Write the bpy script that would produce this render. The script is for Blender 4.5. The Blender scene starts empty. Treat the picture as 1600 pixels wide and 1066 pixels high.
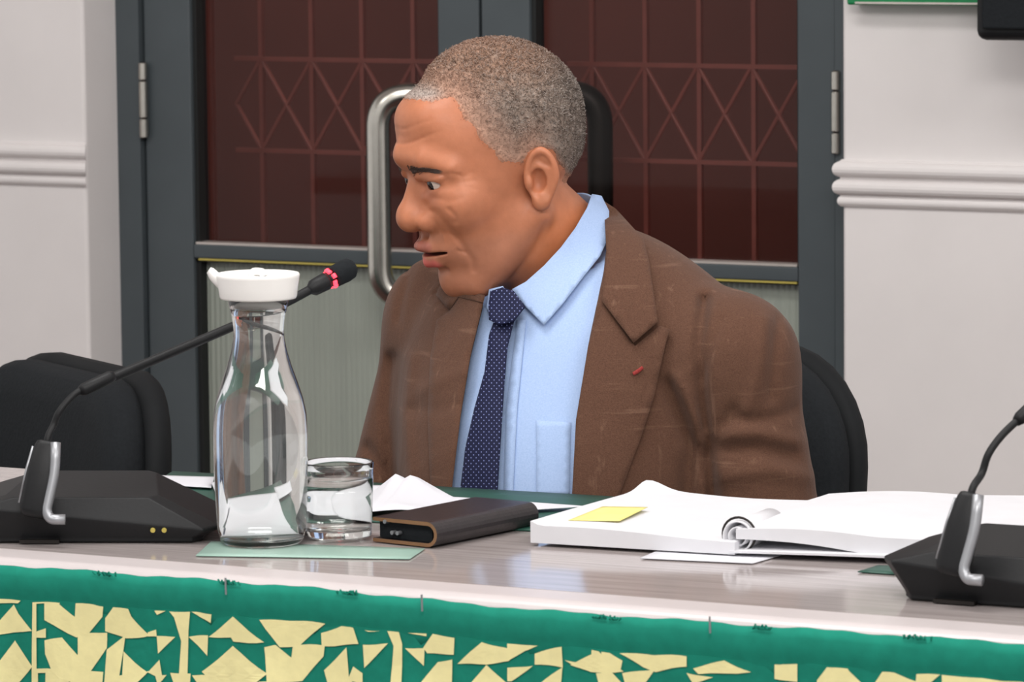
import bpy, math, random
import numpy as np
from mathutils import Vector, Matrix
import mathutils.geometry as mg

random.seed(7)
RNG = np.random.default_rng(7)
SC = bpy.context.scene
COL = SC.collection
PI = math.pi

# ------------------------------------------------------------------ camera
FPX = 7200.0                                   # focal length in pixels of a 1600 px wide frame
YAW, PITCH, ROLL = math.radians(28), math.radians(6.2), math.radians(0.55)
CAM = np.array([0.0, 0.0, 1.36])
R0 = np.array([math.cos(YAW), math.sin(YAW), 0.0])
H0 = np.array([-math.sin(YAW), math.cos(YAW), 0.0])
FWD = H0 * math.cos(PITCH) + np.array([0, 0, -math.sin(PITCH)])
U0 = np.cross(R0, FWD)
CR = R0 * math.cos(ROLL) - U0 * math.sin(ROLL)
CU = U0 * math.cos(ROLL) + R0 * math.sin(ROLL)
cd = bpy.data.cameras.new('camera')
cam = bpy.data.objects.new('camera', cd)
COL.objects.link(cam)
cd.sensor_width = 36.0
cd.lens = FPX / 1600 * 36.0
cd.clip_start = 0.05
cd.clip_end = 60
M = Matrix(((CR[0], CU[0], -FWD[0], CAM[0]), (CR[1], CU[1], -FWD[1], CAM[1]),
            (CR[2], CU[2], -FWD[2], CAM[2]), (0, 0, 0, 1)))
cam.matrix_world = M
cd.dof.use_dof = True
cd.dof.focus_distance = 4.45
cd.dof.aperture_fstop = 22.0
SC.camera = cam

# ------------------------------------------------------------------ world, lamps, exposure
SC.view_settings.view_transform = 'Standard'
SC.view_settings.look = 'None'
SC.view_settings.gamma = 1.0
SC.view_settings.use_curve_mapping = False
SC.view_settings.exposure = 0.6
w = bpy.data.worlds.new('room_light')
SC.world = w
w.use_nodes = True
w.node_tree.nodes['Background'].inputs[0].default_value = (1.0, 0.98, 0.97, 1)
w.node_tree.nodes['Background'].inputs[1].default_value = 0.55


def area(name, loc, target, sx, sy, power, color=(1, 1, 1)):
    ld = bpy.data.lights.new(name, 'AREA')
    ld.shape = 'RECTANGLE'
    ld.size, ld.size_y, ld.energy, ld.color = sx, sy, power, color
    o = bpy.data.objects.new(name, ld)
    COL.objects.link(o)
    o.location = loc
    o.rotation_euler = (Vector(target) - Vector(loc)).to_track_quat('-Z', 'Y').to_euler()
    return o


area('ceiling_lamp_hall', (-0.5, 1.2, 2.9), (-1.9, 4.3, 0.9), 1.6, 0.8, 54, (1.0, 0.97, 0.94))
area('ceiling_lamp_table', (-2.2, 3.3, 2.94), (-2.2, 3.3, 0), 1.4, 0.5, 22, (1.0, 0.98, 0.96))
area('fill_light_left', (-3.4, 1.9, 2.92), (-2.1, 4.0, 1.0), 1.2, 0.6, 16, (1.0, 0.98, 0.96))  # added fill from the left to brighten the face, no known fixture
area('ceiling_lamp_side', (0.6, 3.2, 2.94), (-1.2, 4.8, 0.9), 1.2, 0.6, 26, (1.0, 0.98, 0.96))
area('corridor_fill_light', (-3.6, 5.95, 2.6), (-3.35, 6.3, 0.9), 0.8, 0.3, 12, (1.0, 0.88, 0.8))  # unseen fill added behind the doors, lifts the maroon wall on the left


# ------------------------------------------------------------------ helpers: pixels to points, meshes
def ray(px, py):
    return FWD + CR * (px - 800) / FPX - CU * (py - 533) / FPX


def onz(px, py, z=0.75):
    d = ray(px, py)
    return CAM + d * (z - CAM[2]) / d[2]


def ony(px, py, y):
    d = ray(px, py)
    return CAM + d * (y - CAM[1]) / d[1]


def at_depth(px, py, d):
    q = ray(px, py)
    return CAM + q * d


def tag(o, label=None, cat=None, group=None, kind=None):
    for k, v in (('label', label), ('category', cat), ('group', group), ('kind', kind)):
        if v:
            o[k] = v
    return o


def empty(name, loc, rz=0.0):
    o = bpy.data.objects.new(name, None)
    COL.objects.link(o)
    o.empty_display_size = 0.05
    o.location = loc
    o.rotation_euler = (0, 0, rz)
    return o


def mk(name, verts, faces, mats, parent=None, smooth=False, world=True, midx=None, uv=None):
    """one mesh object; verts in world space (world=True) or in the parent's space"""
    verts = np.asarray(verts, dtype=float).reshape(-1, 3)
    off = np.zeros(3)
    if parent is not None and world:
        p, off = parent, np.zeros(3)
        while p is not None:
            off = off + np.array(p.location)
            p = p.parent
    elif parent is None and world:
        off = np.array([(verts[:, 0].min() + verts[:, 0].max()) / 2,
                        (verts[:, 1].min() + verts[:, 1].max()) / 2, verts[:, 2].min()])
    me = bpy.data.meshes.new(name)
    me.from_pydata((verts - off).tolist(), [], [tuple(int(i) for i in f) for f in faces])
    if not isinstance(mats, (list, tuple)):
        mats = [mats]
    for m in mats:
        me.materials.append(m)
    if midx is not None:
        me.polygons.foreach_set('material_index', np.asarray(midx, dtype=np.int32))
    if smooth:
        me.polygons.foreach_set('use_smooth', [True] * len(me.polygons))
    if uv is not None:
        l = me.uv_layers.new(name='UVMap')
        idx = np.zeros(len(me.loops), dtype=np.int32)
        me.loops.foreach_get('vertex_index', idx)
        l.data.foreach_set('uv', np.asarray(uv, dtype=np.float32)[idx].ravel())
    me.validate()
    me.update()
    o = bpy.data.objects.new(name, me)
    COL.objects.link(o)
    if parent is not None:
        o.parent = parent
    else:
        o.location = off
    return o


def bevel(o, w_, seg=3, angle=35):
    b = o.modifiers.new('bevel', 'BEVEL')
    b.width, b.segments, b.limit_method = w_, seg, 'ANGLE'
    b.angle_limit = math.radians(angle)
    o.data.polygons.foreach_set('use_smooth', [True] * len(o.data.polygons))
    n = o.modifiers.new('wn', 'WEIGHTED_NORMAL')
    n.keep_sharp = True
    return o


def subsurf(o, lv=2):
    s = o.modifiers.new('sub', 'SUBSURF')
    s.levels = s.render_levels = lv
    return o


BF = [(0, 3, 2, 1), (4, 5, 6, 7), (0, 1, 5, 4), (1, 2, 6, 5), (2, 3, 7, 6), (3, 0, 4, 7)]


def boxv(x0, x1, y0, y1, z0, z1):
    return [(x0, y0, z0), (x1, y0, z0), (x1, y1, z0), (x0, y1, z0),
            (x0, y0, z1), (x1, y0, z1), (x1, y1, z1), (x0, y1, z1)]


class MB:
    def __init__(s):
        s.v, s.f = [], []

    def add(s, v, f):
        n = len(s.v)
        s.v += [tuple(q) for q in v]
        s.f += [tuple(i + n for i in q) for q in f]
        return s

    def box(s, *a):
        return s.add(boxv(*a), BF)

    def make(s, name, mat, parent=None, **k):
        return mk(name, s.v, s.f, mat, parent, **k)


def box(name, a, mat, parent=None, bev=0, **k):
    o = mk(name, boxv(*a), BF, mat, parent, **k)
    if bev:
        bevel(o, bev)
    return o


def fillet(pts, r, n=8):
    pts = [np.asarray(p, float) for p in pts]
    out = [pts[0]]
    for a, b, c in zip(pts[:-2], pts[1:-1], pts[2:]):
        u, v = a - b, c - b
        lu, lv = np.linalg.norm(u), np.linalg.norm(v)
        rr = min(r, lu * .49, lv * .49)
        p0, p1 = b + u / lu * rr, b + v / lv * rr
        for i in range(n + 1):
            t = i / n
            out.append((1 - t) ** 2 * p0 + 2 * t * (1 - t) * b + t * t * p1)
    out.append(pts[-1])
    return out


def spline(pts, n=10):
    """Catmull-Rom through the points"""
    P = [np.asarray(p, float) for p in pts]
    P = [2 * P[0] - P[1]] + P + [2 * P[-1] - P[-2]]
    out = []
    for i in range(1, len(P) - 2):
        for j in range(n):
            t = j / n
            a, b, c, d = P[i - 1], P[i], P[i + 1], P[i + 2]
            out.append(.5 * (2 * b + (c - a) * t + (2 * a - 5 * b + 4 * c - d) * t * t + (3 * b - a - 3 * c + d) * t ** 3))
    out.append(P[-2])
    return out


def tube(path, r, seg=16, caps=True):
    P = np.array(path, float)
    n = len(P)
    rad = np.broadcast_to(np.asarray(r, float), (n,))
    T = np.gradient(P, axis=0)
    T /= np.linalg.norm(T, axis=1)[:, None] + 1e-12
    ref = np.array([0, 0, 1.]) if abs(T[0][2]) < .9 else np.array([1., 0, 0])
    N = np.cross(T[0], ref)
    N /= np.linalg.norm(N)
    V, F = [], []
    for i in range(n):
        N = N - T[i] * (N @ T[i])
        N /= np.linalg.norm(N)
        B = np.cross(T[i], N)
        for k in range(seg):
            a = 2 * PI * k / seg
            V.append(P[i] + rad[i] * (math.cos(a) * N + math.sin(a) * B))
    for i in range(n - 1):
        for k in range(seg):
            a, b = i * seg + k, i * seg + (k + 1) % seg
            F.append((a, b, b + seg, a + seg))
    if caps:
        F.append(tuple(range(seg))[::-1])
        F.append(tuple((n - 1) * seg + k for k in range(seg)))
    return V, F


def lathe(prof, seg=64, c=(0, 0, 0), close=False):
    """prof = [(r, z)], r = 0 at an end closes to a pole"""
    V, F, rows = [], [], []
    for r, z in prof:
        if r < 1e-7:
            rows.append([len(V)])
            V.append((c[0], c[1], c[2] + z))
        else:
            rows.append(list(range(len(V), len(V) + seg)))
            V += [(c[0] + r * math.cos(2 * PI * k / seg), c[1] + r * math.sin(2 * PI * k / seg), c[2] + z) for k in range(seg)]
    pairs = list(zip(rows[:-1], rows[1:]))
    if close:
        pairs.append((rows[-1], rows[0]))
    for A, B in pairs:
        for k in range(seg):
            k2 = (k + 1) % seg
            if len(A) == 1 and len(B) == 1:
                continue
            if len(A) == 1:
                F.append((A[0], B[k2], B[k]))
            elif len(B) == 1:
                F.append((A[k], A[k2], B[0]))
            else:
                F.append((A[k], A[k2], B[k2], B[k]))
    return V, F


def grid_faces(nu, nv):
    return [(i * nv + j, i * nv + j + 1, (i + 1) * nv + j + 1, (i + 1) * nv + j) for i in range(nu - 1) for j in range(nv - 1)]


def thick_grid(Ptop, Pbot):
    """closed slab between two point grids of shape (nu, nv, 3)"""
    nu, nv = Ptop.shape[:2]
    V = np.concatenate([Ptop.reshape(-1, 3), Pbot.reshape(-1, 3)])
    n = nu * nv
    F = grid_faces(nu, nv) + [tuple(i + n for i in f[::-1]) for f in grid_faces(nu, nv)]
    rim = [i * nv for i in range(nu)] + [(nu - 1) * nv + j for j in range(1, nv)] + \
          [i * nv + nv - 1 for i in range(nu - 2, -1, -1)] + [j for j in range(nv - 2, 0, -1)]
    for a, b in zip(rim, rim[1:] + rim[:1]):
        F.append((a, a + n, b + n, b)[::-1])
    return V, F


def prism(poly, z0, z1):
    n = len(poly)
    V = [(x, y, z0) for x, y in poly] + [(x, y, z1) for x, y in poly]
    F = [tuple(range(n))[::-1], tuple(range(n, 2 * n))] + [(i, (i + 1) % n, (i + 1) % n + n, i + n) for i in range(n)]
    return V, F


def loft(rings, caps=True):
    n = len(rings[0])
    V = [tuple(p) for r in rings for p in r]
    F = []
    for i in range(len(rings) - 1):
        for k in range(n):
            a, b = i * n + k, i * n + (k + 1) % n
            F.append((a, b, b + n, a + n))
    if caps:
        F.append(tuple(range(n))[::-1])
        F.append(tuple((len(rings) - 1) * n + k for k in range(n)))
    return V, F


# ------------------------------------------------------------------ materials
def srgb(r, g, b):
    f = lambda c: (c / 255 / 12.92) if c / 255 <= .04045 else ((c / 255 + .055) / 1.055) ** 2.4
    return (f(r), f(g), f(b), 1)


class NT:
    def __init__(s, name):
        s.m = bpy.data.materials.new(name)
        s.m.use_nodes = True
        s.t = s.m.node_tree
        s.b = s.t.nodes['Principled BSDF']

    def n(s, typ, **k):
        q = s.t.nodes.new(typ)
        for a, v in k.items():
            setattr(q, a, v)
        return q

    def l(s, a, b):
        s.t.links.new(a, b)

    def coord(s, out='Object', scale=(1, 1, 1)):
        c = s.n('ShaderNodeTexCoord')
        mp = s.n('ShaderNodeMapping')
        mp.inputs['Scale'].default_value = scale
        s.l(c.outputs[out], mp.inputs['Vector'])
        return mp.outputs[0]

    def noise(s, vec, scale=5, detail=3, rough=.5, dist=0):
        q = s.n('ShaderNodeTexNoise')
        q.inputs['Scale'].default_value = scale
        q.inputs['Detail'].default_value = detail
        q.inputs['Roughness'].default_value = rough
        q.inputs['Distortion'].default_value = dist
        s.l(vec, q.inputs['Vector'])
        return q.outputs['Fac']

    def ramp(s, fac, stops):
        q = s.n('ShaderNodeValToRGB')
        e = q.color_ramp.elements
        while len(e) < len(stops):
            e.new(.5)
        for i, (p, c) in enumerate(stops):
            e[i].position, e[i].color = p, c
        s.l(fac, q.inputs[0])
        return q.outputs[0]

    def mix(s, fac, a, b, typ='MIX'):
        q = s.n('ShaderNodeMix', data_type='RGBA', blend_type=typ)
        for i, v in ((0, fac), (6, a), (7, b)):
            if hasattr(v, 'links'):
                s.l(v, q.inputs[i])
            else:
                q.inputs[i].default_value = v
        return q.outputs[2]

    def math(s, op, a, b=None):
        q = s.n('ShaderNodeMath', operation=op)
        for i, v in enumerate((a, b)):
            if v is None:
                continue
            if hasattr(v, 'links'):
                s.l(v, q.inputs[i])
            else:
                q.inputs[i].default_value = v
        return q.outputs[0]

    def bump(s, h, strength=.3, dist=.002):
        q = s.n('ShaderNodeBump')
        q.inputs['Strength'].default_value = strength
        q.inputs['Distance'].default_value = dist
        s.l(h, q.inputs['Height'])
        s.l(q.outputs[0], s.b.inputs['Normal'])
        return s

    def set(s, **k):
        for a, v in k.items():
            i = s.b.inputs[a.replace('_', ' ')]
            if hasattr(v, 'links'):
                s.l(v, i)
            else:
                i.default_value = v
        return s


def plain(name, c, rough=.5, metal=0.0, spec=.5, var=.06, scale=40, bump=0, coat=0):
    """a colour with a little procedural variation"""
    t = NT(name)
    v = t.coord()
    n_ = t.noise(v, scale, 4)
    d = tuple(x * (1 - var) for x in c[:3]) + (1,)
    u = tuple(min(1, x * (1 + var)) for x in c[:3]) + (1,)
    t.set(Base_Color=t.ramp(n_, [(.3, d), (.7, u)]), Roughness=rough, Metallic=metal)
    t.b.inputs['Specular IOR Level'].default_value = spec
    t.b.inputs['Coat Weight'].default_value = coat
    if bump:
        t.bump(n_, bump)
    return t.m


MT = {}
MT['wall'] = plain('wall_paint', srgb(222, 217, 216), .75, var=.025, scale=7, bump=.12)
MT['reveal'] = MT['wall']
MT['ceil'] = plain('ceiling_paint', srgb(230, 228, 225), .8)
MT['floor'] = plain('floor_carpet', srgb(90, 60, 55), .9, var=.2, scale=60)
MT['door'] = plain('door_grey_paint', srgb(71, 78, 82), .45, var=.05, scale=12, spec=.4)
MT['gasket'] = plain('black_rubber', srgb(18, 20, 20), .6)
MT['steel'] = plain('brushed_steel', srgb(190, 186, 178), .26, 1.0, var=.05, scale=90)
MT['darksteel'] = plain('dark_metal', srgb(40, 36, 34), .4, .6)
MT['bead_gold'] = plain('yellow_bead', srgb(196, 180, 92), .4, .3)
MT['bead_white'] = plain('pale_bead', srgb(205, 196, 190), .35, .5)
MT['grille'] = plain('grille_red_paint', srgb(158, 90, 82), .5)
MT['corridor'] = plain('corridor_maroon', srgb(110, 60, 54), .6, var=.12, scale=3)
MT['black_plastic'] = plain('black_plastic', srgb(22, 23, 25), .5, spec=.28, var=.1, scale=300, bump=.05)
MT['black_fabric'] = plain('black_chair_fabric', srgb(28, 31, 34), .9, spec=.2, var=.15, scale=260, bump=.25)
MT['black_shell'] = plain('black_chair_shell', srgb(24, 26, 28), .75, spec=.2)
MT['silver'] = plain('silver_trim', srgb(158, 160, 164), .42, .75)
MT['white_plastic'] = plain('white_plastic', srgb(240, 239, 236), .35, var=.01)
MT['paper'] = plain('white_paper', srgb(212, 212, 218), .8, spec=.2, var=.015, scale=20)
MT['pages'] = plain('book_pages', srgb(212, 212, 216), .85, spec=.2, var=.02, scale=30)
MT['sticky'] = plain('yellow_paper', srgb(232, 222, 140), .8, spec=.2)
MT['green_board'] = plain('dark_green_board', srgb(36, 78, 66), .5, var=.06)
MT['pale_green'] = plain('pale_green_film', srgb(150, 180, 168), .4, var=.03)
MT['exit_green'] = plain('green_sign_plastic', srgb(0, 122, 70), .4)
MT['eye_white'] = plain('eye_white', srgb(190, 172, 160), .15)
MT['tooth'] = plain('tooth', srgb(225, 214, 196), .25)
MT['led_off'] = MT['black_plastic']
t = NT('led_red')
t.set(Base_Color=(.8, .02, .03, 1), Roughness=.3)
t.b.inputs['Emission Color'].default_value = (1, .03, .05, 1)
t.b.inputs['Emission Strength'].default_value = 3.0
MT['led'] = t.m


def glassmat(name, ior, color=(1, 1, 1, 1), rough=0.0):
    t = NT(name)
    t.set(Base_Color=color, Roughness=rough, IOR=ior)
    t.b.inputs['Transmission Weight'].default_value = 1.0
    return t.m


MT['glass'] = glassmat('clear_glass', 1.48, (.97, .99, .98, 1))
MT['water'] = glassmat('water', 1.33)

# door pane: thin sheet that lets light straight through and mirrors by its angle
t = NT('window_pane')
t.t.nodes.remove(t.b)
tr = t.n('ShaderNodeBsdfTransparent')
tr.inputs[0].default_value = (.80, .78, .77, 1)
gl = t.n('ShaderNodeBsdfGlossy')
gl.inputs['Roughness'].default_value = .03
fr = t.n('ShaderNodeFresnel')
fr.inputs[0].default_value = 1.22
mx = t.n('ShaderNodeMixShader')
t.l(fr.outputs[0], mx.inputs[0])
t.l(tr.outputs[0], mx.inputs[1])
t.l(gl.outputs[0], mx.inputs[2])
t.l(mx.outputs[0], t.t.nodes['Material Output'].inputs[0])
MT['pane'] = t.m

t = NT('frosted_pane')
v = t.coord('Object', (40, 40, 1.5))
t.set(Base_Color=t.ramp(t.noise(v, 1.0, 2), [(.3, srgb(146, 152, 143)), (.7, srgb(154, 160, 150))]), Roughness=.4)
t.b.inputs['Specular IOR Level'].default_value = .6
MT['frost'] = t.m

# tabletop: pale greyish wood laminate with fine streaks along the table
t = NT('table_laminate')
v = t.coord('Object', (2.2, 60, 1))
n1 = t.noise(v, 3.0, 5, .6)
t.set(Base_Color=t.ramp(n1, [(.25, srgb(148, 138, 136)), (.55, srgb(170, 161, 159)), (.8, srgb(186, 178, 177))]), Roughness=.09)
t.b.inputs['Specular IOR Level'].default_value = .7
t.bump(n1, .05, .001)
MT['laminate'] = t.m
MT['edge'] = plain('white_edge_band', srgb(196, 188, 188), .35, var=.03, scale=15)

# skirt cloth
MT['cloth_green'] = plain('green_cloth', srgb(24, 128, 108), .85, spec=.2, var=.08, scale=90, bump=.2)
MT['cloth_cream'] = plain('cream_cloth', srgb(240, 232, 172), .85, spec=.2, var=.04, scale=90, bump=.2)

# leather organiser
t = NT('dark_leather')
v = t.coord()
n1 = t.noise(v, 220, 3)
t.set(Base_Color=t.ramp(n1, [(.3, srgb(27, 23, 25)), (.7, srgb(40, 34, 37))]), Roughness=.38)
t.bump(n1, .25, .0006)
MT['leather'] = t.m
MT['leather_edge'] = plain('tan_leather_edge', srgb(126, 92, 62), .6)

# jacket linen: slubs along and across the weave
t = NT('brown_linen')
n_v = t.noise(t.coord('Object', (90, 90, 7)), 1.0, 4, .6)
n_h = t.noise(t.coord('Object', (9, 9, 120)), 1.0, 4, .6)
n_f = t.noise(t.coord('Object', (1, 1, 1)), 900, 2)
base = t.ramp(n_f, [(.3, srgb(80, 55, 43)), (.7, srgb(97, 69, 55))])
s1 = t.ramp(n_v, [(.62, (0, 0, 0, 1)), (.78, (1, 1, 1, 1))])
s2 = t.ramp(n_h, [(.62, (0, 0, 0, 1)), (.80, (1, 1, 1, 1))])
c1 = t.mix(t.math('MULTIPLY', s1, .32), base, srgb(158, 124, 104))
c2 = t.mix(t.math('MULTIPLY', s2, .32), c1, srgb(158, 124, 104))
t.set(Base_Color=c2, Roughness=.9)
t.b.inputs['Specular IOR Level'].default_value = .15
t.b.inputs['Sheen Weight'].default_value = .08
wr = t.noise(t.coord('Object', (1, 1, 1)), 18, 3, .5, .6)
hh = t.math('ADD', t.math('MULTIPLY', n_f, .12), wr)
t.bump(hh, .35, .008)
MT['linen'] = t.m

t = NT('blue_shirt_cotton')
n1 = t.noise(t.coord('Object', (1, 1, 1)), 700, 2)
n2 = t.noise(t.coord('Object', (14, 14, 4)), 1, 3, .5, .5)
t.set(Base_Color=t.ramp(n1, [(.3, srgb(155, 178, 216)), (.7, srgb(166, 188, 224))]), Roughness=.8)
t.b.inputs['Specular IOR Level'].default_value = .2
t.bump(n2, .3, .006)
MT['shirt'] = t.m

# tie: small pale dots in a staggered grid
t = NT('navy_dotted_silk')
uvn = t.n('ShaderNodeTexCoord')
sp = t.n('ShaderNodeSeparateXYZ')
t.l(uvn.outputs['UV'], sp.inputs[0])
a = t.math('ADD', sp.outputs[0], sp.outputs[1])
b = t.math('SUBTRACT', sp.outputs[0], sp.outputs[1])
da = t.math('ABSOLUTE', t.math('SUBTRACT', t.math('FRACT', a), .5))
db = t.math('ABSOLUTE', t.math('SUBTRACT', t.math('FRACT', b), .5))
d2 = t.math('ADD', t.math('POWER', da, 2), t.math('POWER', db, 2))
dot = t.math('LESS_THAN', d2, .026)
t.set(Base_Color=t.mix(dot, srgb(20, 24, 54), srgb(116, 126, 172)), Roughness=.65)
t.b.inputs['Specular IOR Level'].default_value = .2
MT['tie'] = t.m
MT['iris'] = plain('dark_iris', srgb(26, 16, 12), .08)
MT['red_thread'] = plain('red_thread', srgb(140, 40, 36), .8)
MT['trouser'] = plain('dark_trouser_cloth', srgb(48, 40, 38), .9)
MT['shoe'] = plain('black_shoe_leather', srgb(24, 22, 22), .35)

# skin: tint stored on the vertices (lips, beard shadow), fine mottling on top
t = NT('skin')
at = t.n('ShaderNodeAttribute', attribute_name='tint')
n1 = t.noise(t.coord(), 60, 4, .6)
n2 = t.noise(t.coord(), 420, 3, .6)
mot = t.ramp(n1, [(.3, (.90, .88, .86, 1)), (.7, (1.06, 1.06, 1.06, 1))])
t.set(Base_Color=t.mix(1.0, at.outputs['Color'], mot, 'MULTIPLY'), Roughness=.46)
t.b.inputs['Subsurface Weight'].default_value = .12
t.b.inputs['Subsurface Radius'].default_value = (.012, .005, .003)
t.b.inputs['Subsurface Scale'].default_value = .5
t.b.inputs['Specular IOR Level'].default_value = .4
t.bump(n2, .12, .0008)
MT['skin'] = t.m

t = NT('grey_cropped_hair')
n1 = t.noise(t.coord(), 240, 3, .65)
at = t.n('ShaderNodeAttribute', attribute_name='tint')
t.set(Base_Color=t.mix(1.0, at.outputs['Color'], t.ramp(n1, [(.32, (.72, .71, .70, 1)), (.68, (1.2, 1.2, 1.2, 1))]), 'MULTIPLY'), Roughness=.75)
t.b.inputs['Specular IOR Level'].default_value = .25
t.bump(n1, .45, .0015)
MT['hair'] = t.m
MT['brow'] = plain('eyebrow_hair', srgb(62, 44, 36), .7, var=.3, scale=900)

# ------------------------------------------------------------------ the room
YD = 5.50                                       # plane of the doors
YW = 5.405                                      # plane of the wall face
XL0 = ony(135, 300, YW)[0]                      # left corner of the opening in the wall face
XR0 = ony(1316, 300, YW)[0]                     # right corner
ZTOP = 2.08
for nm, a in (('floor', (-6.2, 2.2, -1.2, 6.9, -.06, 0)), ('ceiling', (-6.2, 2.2, -1.2, 6.9, 3.0, 3.06))):
    tag(box(nm, a, MT['floor' if nm == 'floor' else 'ceil']), kind='structure')
tag(box('wall_left', (-6.2, XL0, YW, YW + .16, 0, 3.0), MT['wall'], bev=.006), kind='structure')
tag(box('wall_right', (XR0, 2.2, YW, YW + .16, 0, 3.0), MT['wall'], bev=.006), kind='structure')
tag(box('wall_back', (XL0, XR0, YW, YW + .16, ZTOP, 3.0), MT['wall']), kind='structure')
tag(box('wall_corridor', (-6.2, 2.2, 6.35, 6.45, 0, 3.0), MT['corridor']), kind='structure')


def moulding(name, x0, x1, z0, flip):
    """two stacked rounded bands with a small cove, run along the wall face"""
    prof = [(0, 0), (.004, .001)]
    for zc, hh, dd in ((.0075, .0065, .007), (.0255, .0102, .014), (.0485, .0102, .014)):
        for k in range(9):
            a = -PI / 2 + PI * k / 8
            prof.append((max(.003, dd * math.cos(a) ** .8 if math.cos(a) > 0 else .003), zc + hh * math.sin(a)))
    prof += [(.003, .0595), (0, .061)]
    V, F = [], []
    for x in (x0, x1):
        e = 0
        V += [(x + (0.6 * d if (x == x1) != flip else 0) * (1 if x == x1 else -1), YW - d, z0 + z) for d, z in prof]
    n = len(prof)
    for i in range(n - 1):
        F.append((i, n + i, n + i + 1, i + 1))
    F += [tuple(range(n)), tuple(range(2 * n - 1, n - 1, -1))]
    F.append((0, n - 1, 2 * n - 1, n))
    o = mk(name, V, F, MT['wall'])
    tag(o, kind='structure')
    return o


zl = ony(70, 290, YW)[2]
moulding('trim_1', -6.0, XL0, zl, False)
zr = ony(1450, 327, YW)[2]
moulding('trim_2', XR0, 2.2, zr, True)

# ------------------------------------------------------------------ double door
XF0 = ony(190, 300, YD)[0]                      # frame meets the reveal
XH0 = ony(229.5, 300, YD)[0]                    # hinge seam, left leaf
XG0 = ony(301, 200, YD)[0]                      # glass, left leaf
XG1 = ony(686, 50, YD)[0]
XM = ony(752, 30, YD)[0]                        # meeting line
XG2 = ony(829, 50, YD)[0]
XG3 = ony(1248, 200, YD)[0]
XH1 = ony(1309, 200, YD)[0]
ZR1 = ony(500, 388.5, YD)[2]                    # rail top
ZR0 = ony(500, 411, YD)[2]                      # rail bottom
fr = MB()
fr.box(XL0 - .02, XH0 - .0015, YD - .012, YD + .06, 0, ZTOP)
fr.box(XH1 + .0015, XR0 + .14, YD - .012, YD + .06, 0, ZTOP)
fr.box(XL0 - .02, XR0 + .14, YD - .012, YD + .06, ZTOP - .055, ZTOP + .02)
tag(fr.make('trim_3', MT['door']), kind='structure')


def door(name, x0, x1, g0, g1, hinge_x):
    d = empty(name, ((x0 + x1) / 2, YD, 0))
    tag(d, kind='structure')
    zt = ZTOP - .058
    y0, y1 = YD - .004, YD + .042
    m = MB()
    m.box(x0, g0, y0, y1, .006, zt)
    m.box(g1, x1, y0, y1, .006, zt)
    m.box(g0, g1, y0, y1, ZR0, ZR1)
    m.box(g0, g1, y0, y1, .006, .12)
    m.box(g0, g1, y0, y1, zt - .09, zt)
    bevel(m.make('door_frame', MT['door'], d), .0025, 2)
    yg = YD + .022
    box('upper_pane', (g0 - .004, g1 + .004, yg, yg + .006, ZR1 - .004, zt - .086), MT['pane'], d)
    # reeded lower pane
    xs = np.arange(g0 - .003, g1 + .003, .00125)
    yy = yg - .0012 * np.abs(np.sin(PI * (xs - g0) / .0085))
    top = np.stack([np.stack([xs, yy, np.full_like(xs, z)], 1) for z in np.linspace(.116, ZR0 + .004, 2)])
    bot = top.copy()
    bot[..., 1] = yg + .006
    V, F = thick_grid(top, bot)
    mk('lower_pane', V, F, MT['frost'], d)
    g = MB()
    g.box(g0, g0 + .006, y0 + .008, yg, ZR1, zt - .09)
    g.box(g1 - .004, g1, y0 + .008, yg, ZR1, zt - .09)
    g.box(g0, g0 + .007, y0 + .008, yg - .001, .12, ZR0)
    g.box(g0, g1, y0 + .008, yg - .001, ZR0 - .005, ZR0 - .0025)
    g.make('gasket', MT['gasket'], d)
    box('upper_bead', (g0 + .004, g1 - .002, y0 + .001, yg, ZR1, ZR1 + .003), MT['bead_white'], d)
    box('lower_bead', (g0 + .008, g1 - .002, y0 + .001, yg, ZR0 - .0025, ZR0), MT['bead_gold'], d)
    return d


d1 = door('door_1', XH0 + .0015, XM - .002, XG0, XG1, XH0)
d2 = door('door_2', XM + .002, XH1 - .0015, XG2, XG3, XH1)


def hinge(d, x, z0, z1, rr=.0065):
    k = empty('hinge', np.array([x, YD - .014, z0]) - np.array(d.location))
    k.parent = d
    hgt = z1 - z0
    for a, b in ((0, .245), (.265, .745), (.765, .99)):
        V, F = lathe([(0, a * hgt), (rr * .9, a * hgt), (rr, a * hgt + .001), (rr, b * hgt - .001), (rr * .9, b * hgt), (0, b * hgt)], 20, (x, YD - .014, z0))
        mk('knuckle', V, F, MT['steel'], k, smooth=False)
    V, F = lathe([(0, 0), (rr * .55, 0), (rr * .55, hgt), (0, hgt)], 12, (x, YD - .014, z0))
    mk('pin', V, F, MT['darksteel'], k)


hinge(d1, ony(224, 150, YD - .014)[0], ony(227, 215, YD - .014)[2], ony(224, 97, YD - .014)[2])
hinge(d2, ony(1307, 150, YD - .014)[0] - .001, ony(1306, 240, YD - .014)[2], ony(1306, 110, YD - .014)[2], .006)


def pull(d, xs, xg, yo, z0, z1, mat, r=.0165):
    ya = YD - .004 if yo < YD else YD + .042
    pts = [(xs, ya, z1), (xs, yo + (ya - yo) * .6, z1), (xg, yo, z1), (xg, yo, z0), (xs, yo + (ya - yo) * .6, z0), (xs, ya, z0)]
    V, F = tube(fillet(pts, .05, 12), r, 24)
    h = mk('door_handle', V, F, mat, d, smooth=True)
    for z in (z0, z1):
        V, F = tube([(xs, ya, z), (xs, ya + (-.006 if yo < YD else .006), z)], r * 1.35, 24)
        mk('rose', V, F, mat, h)
    return h


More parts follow.
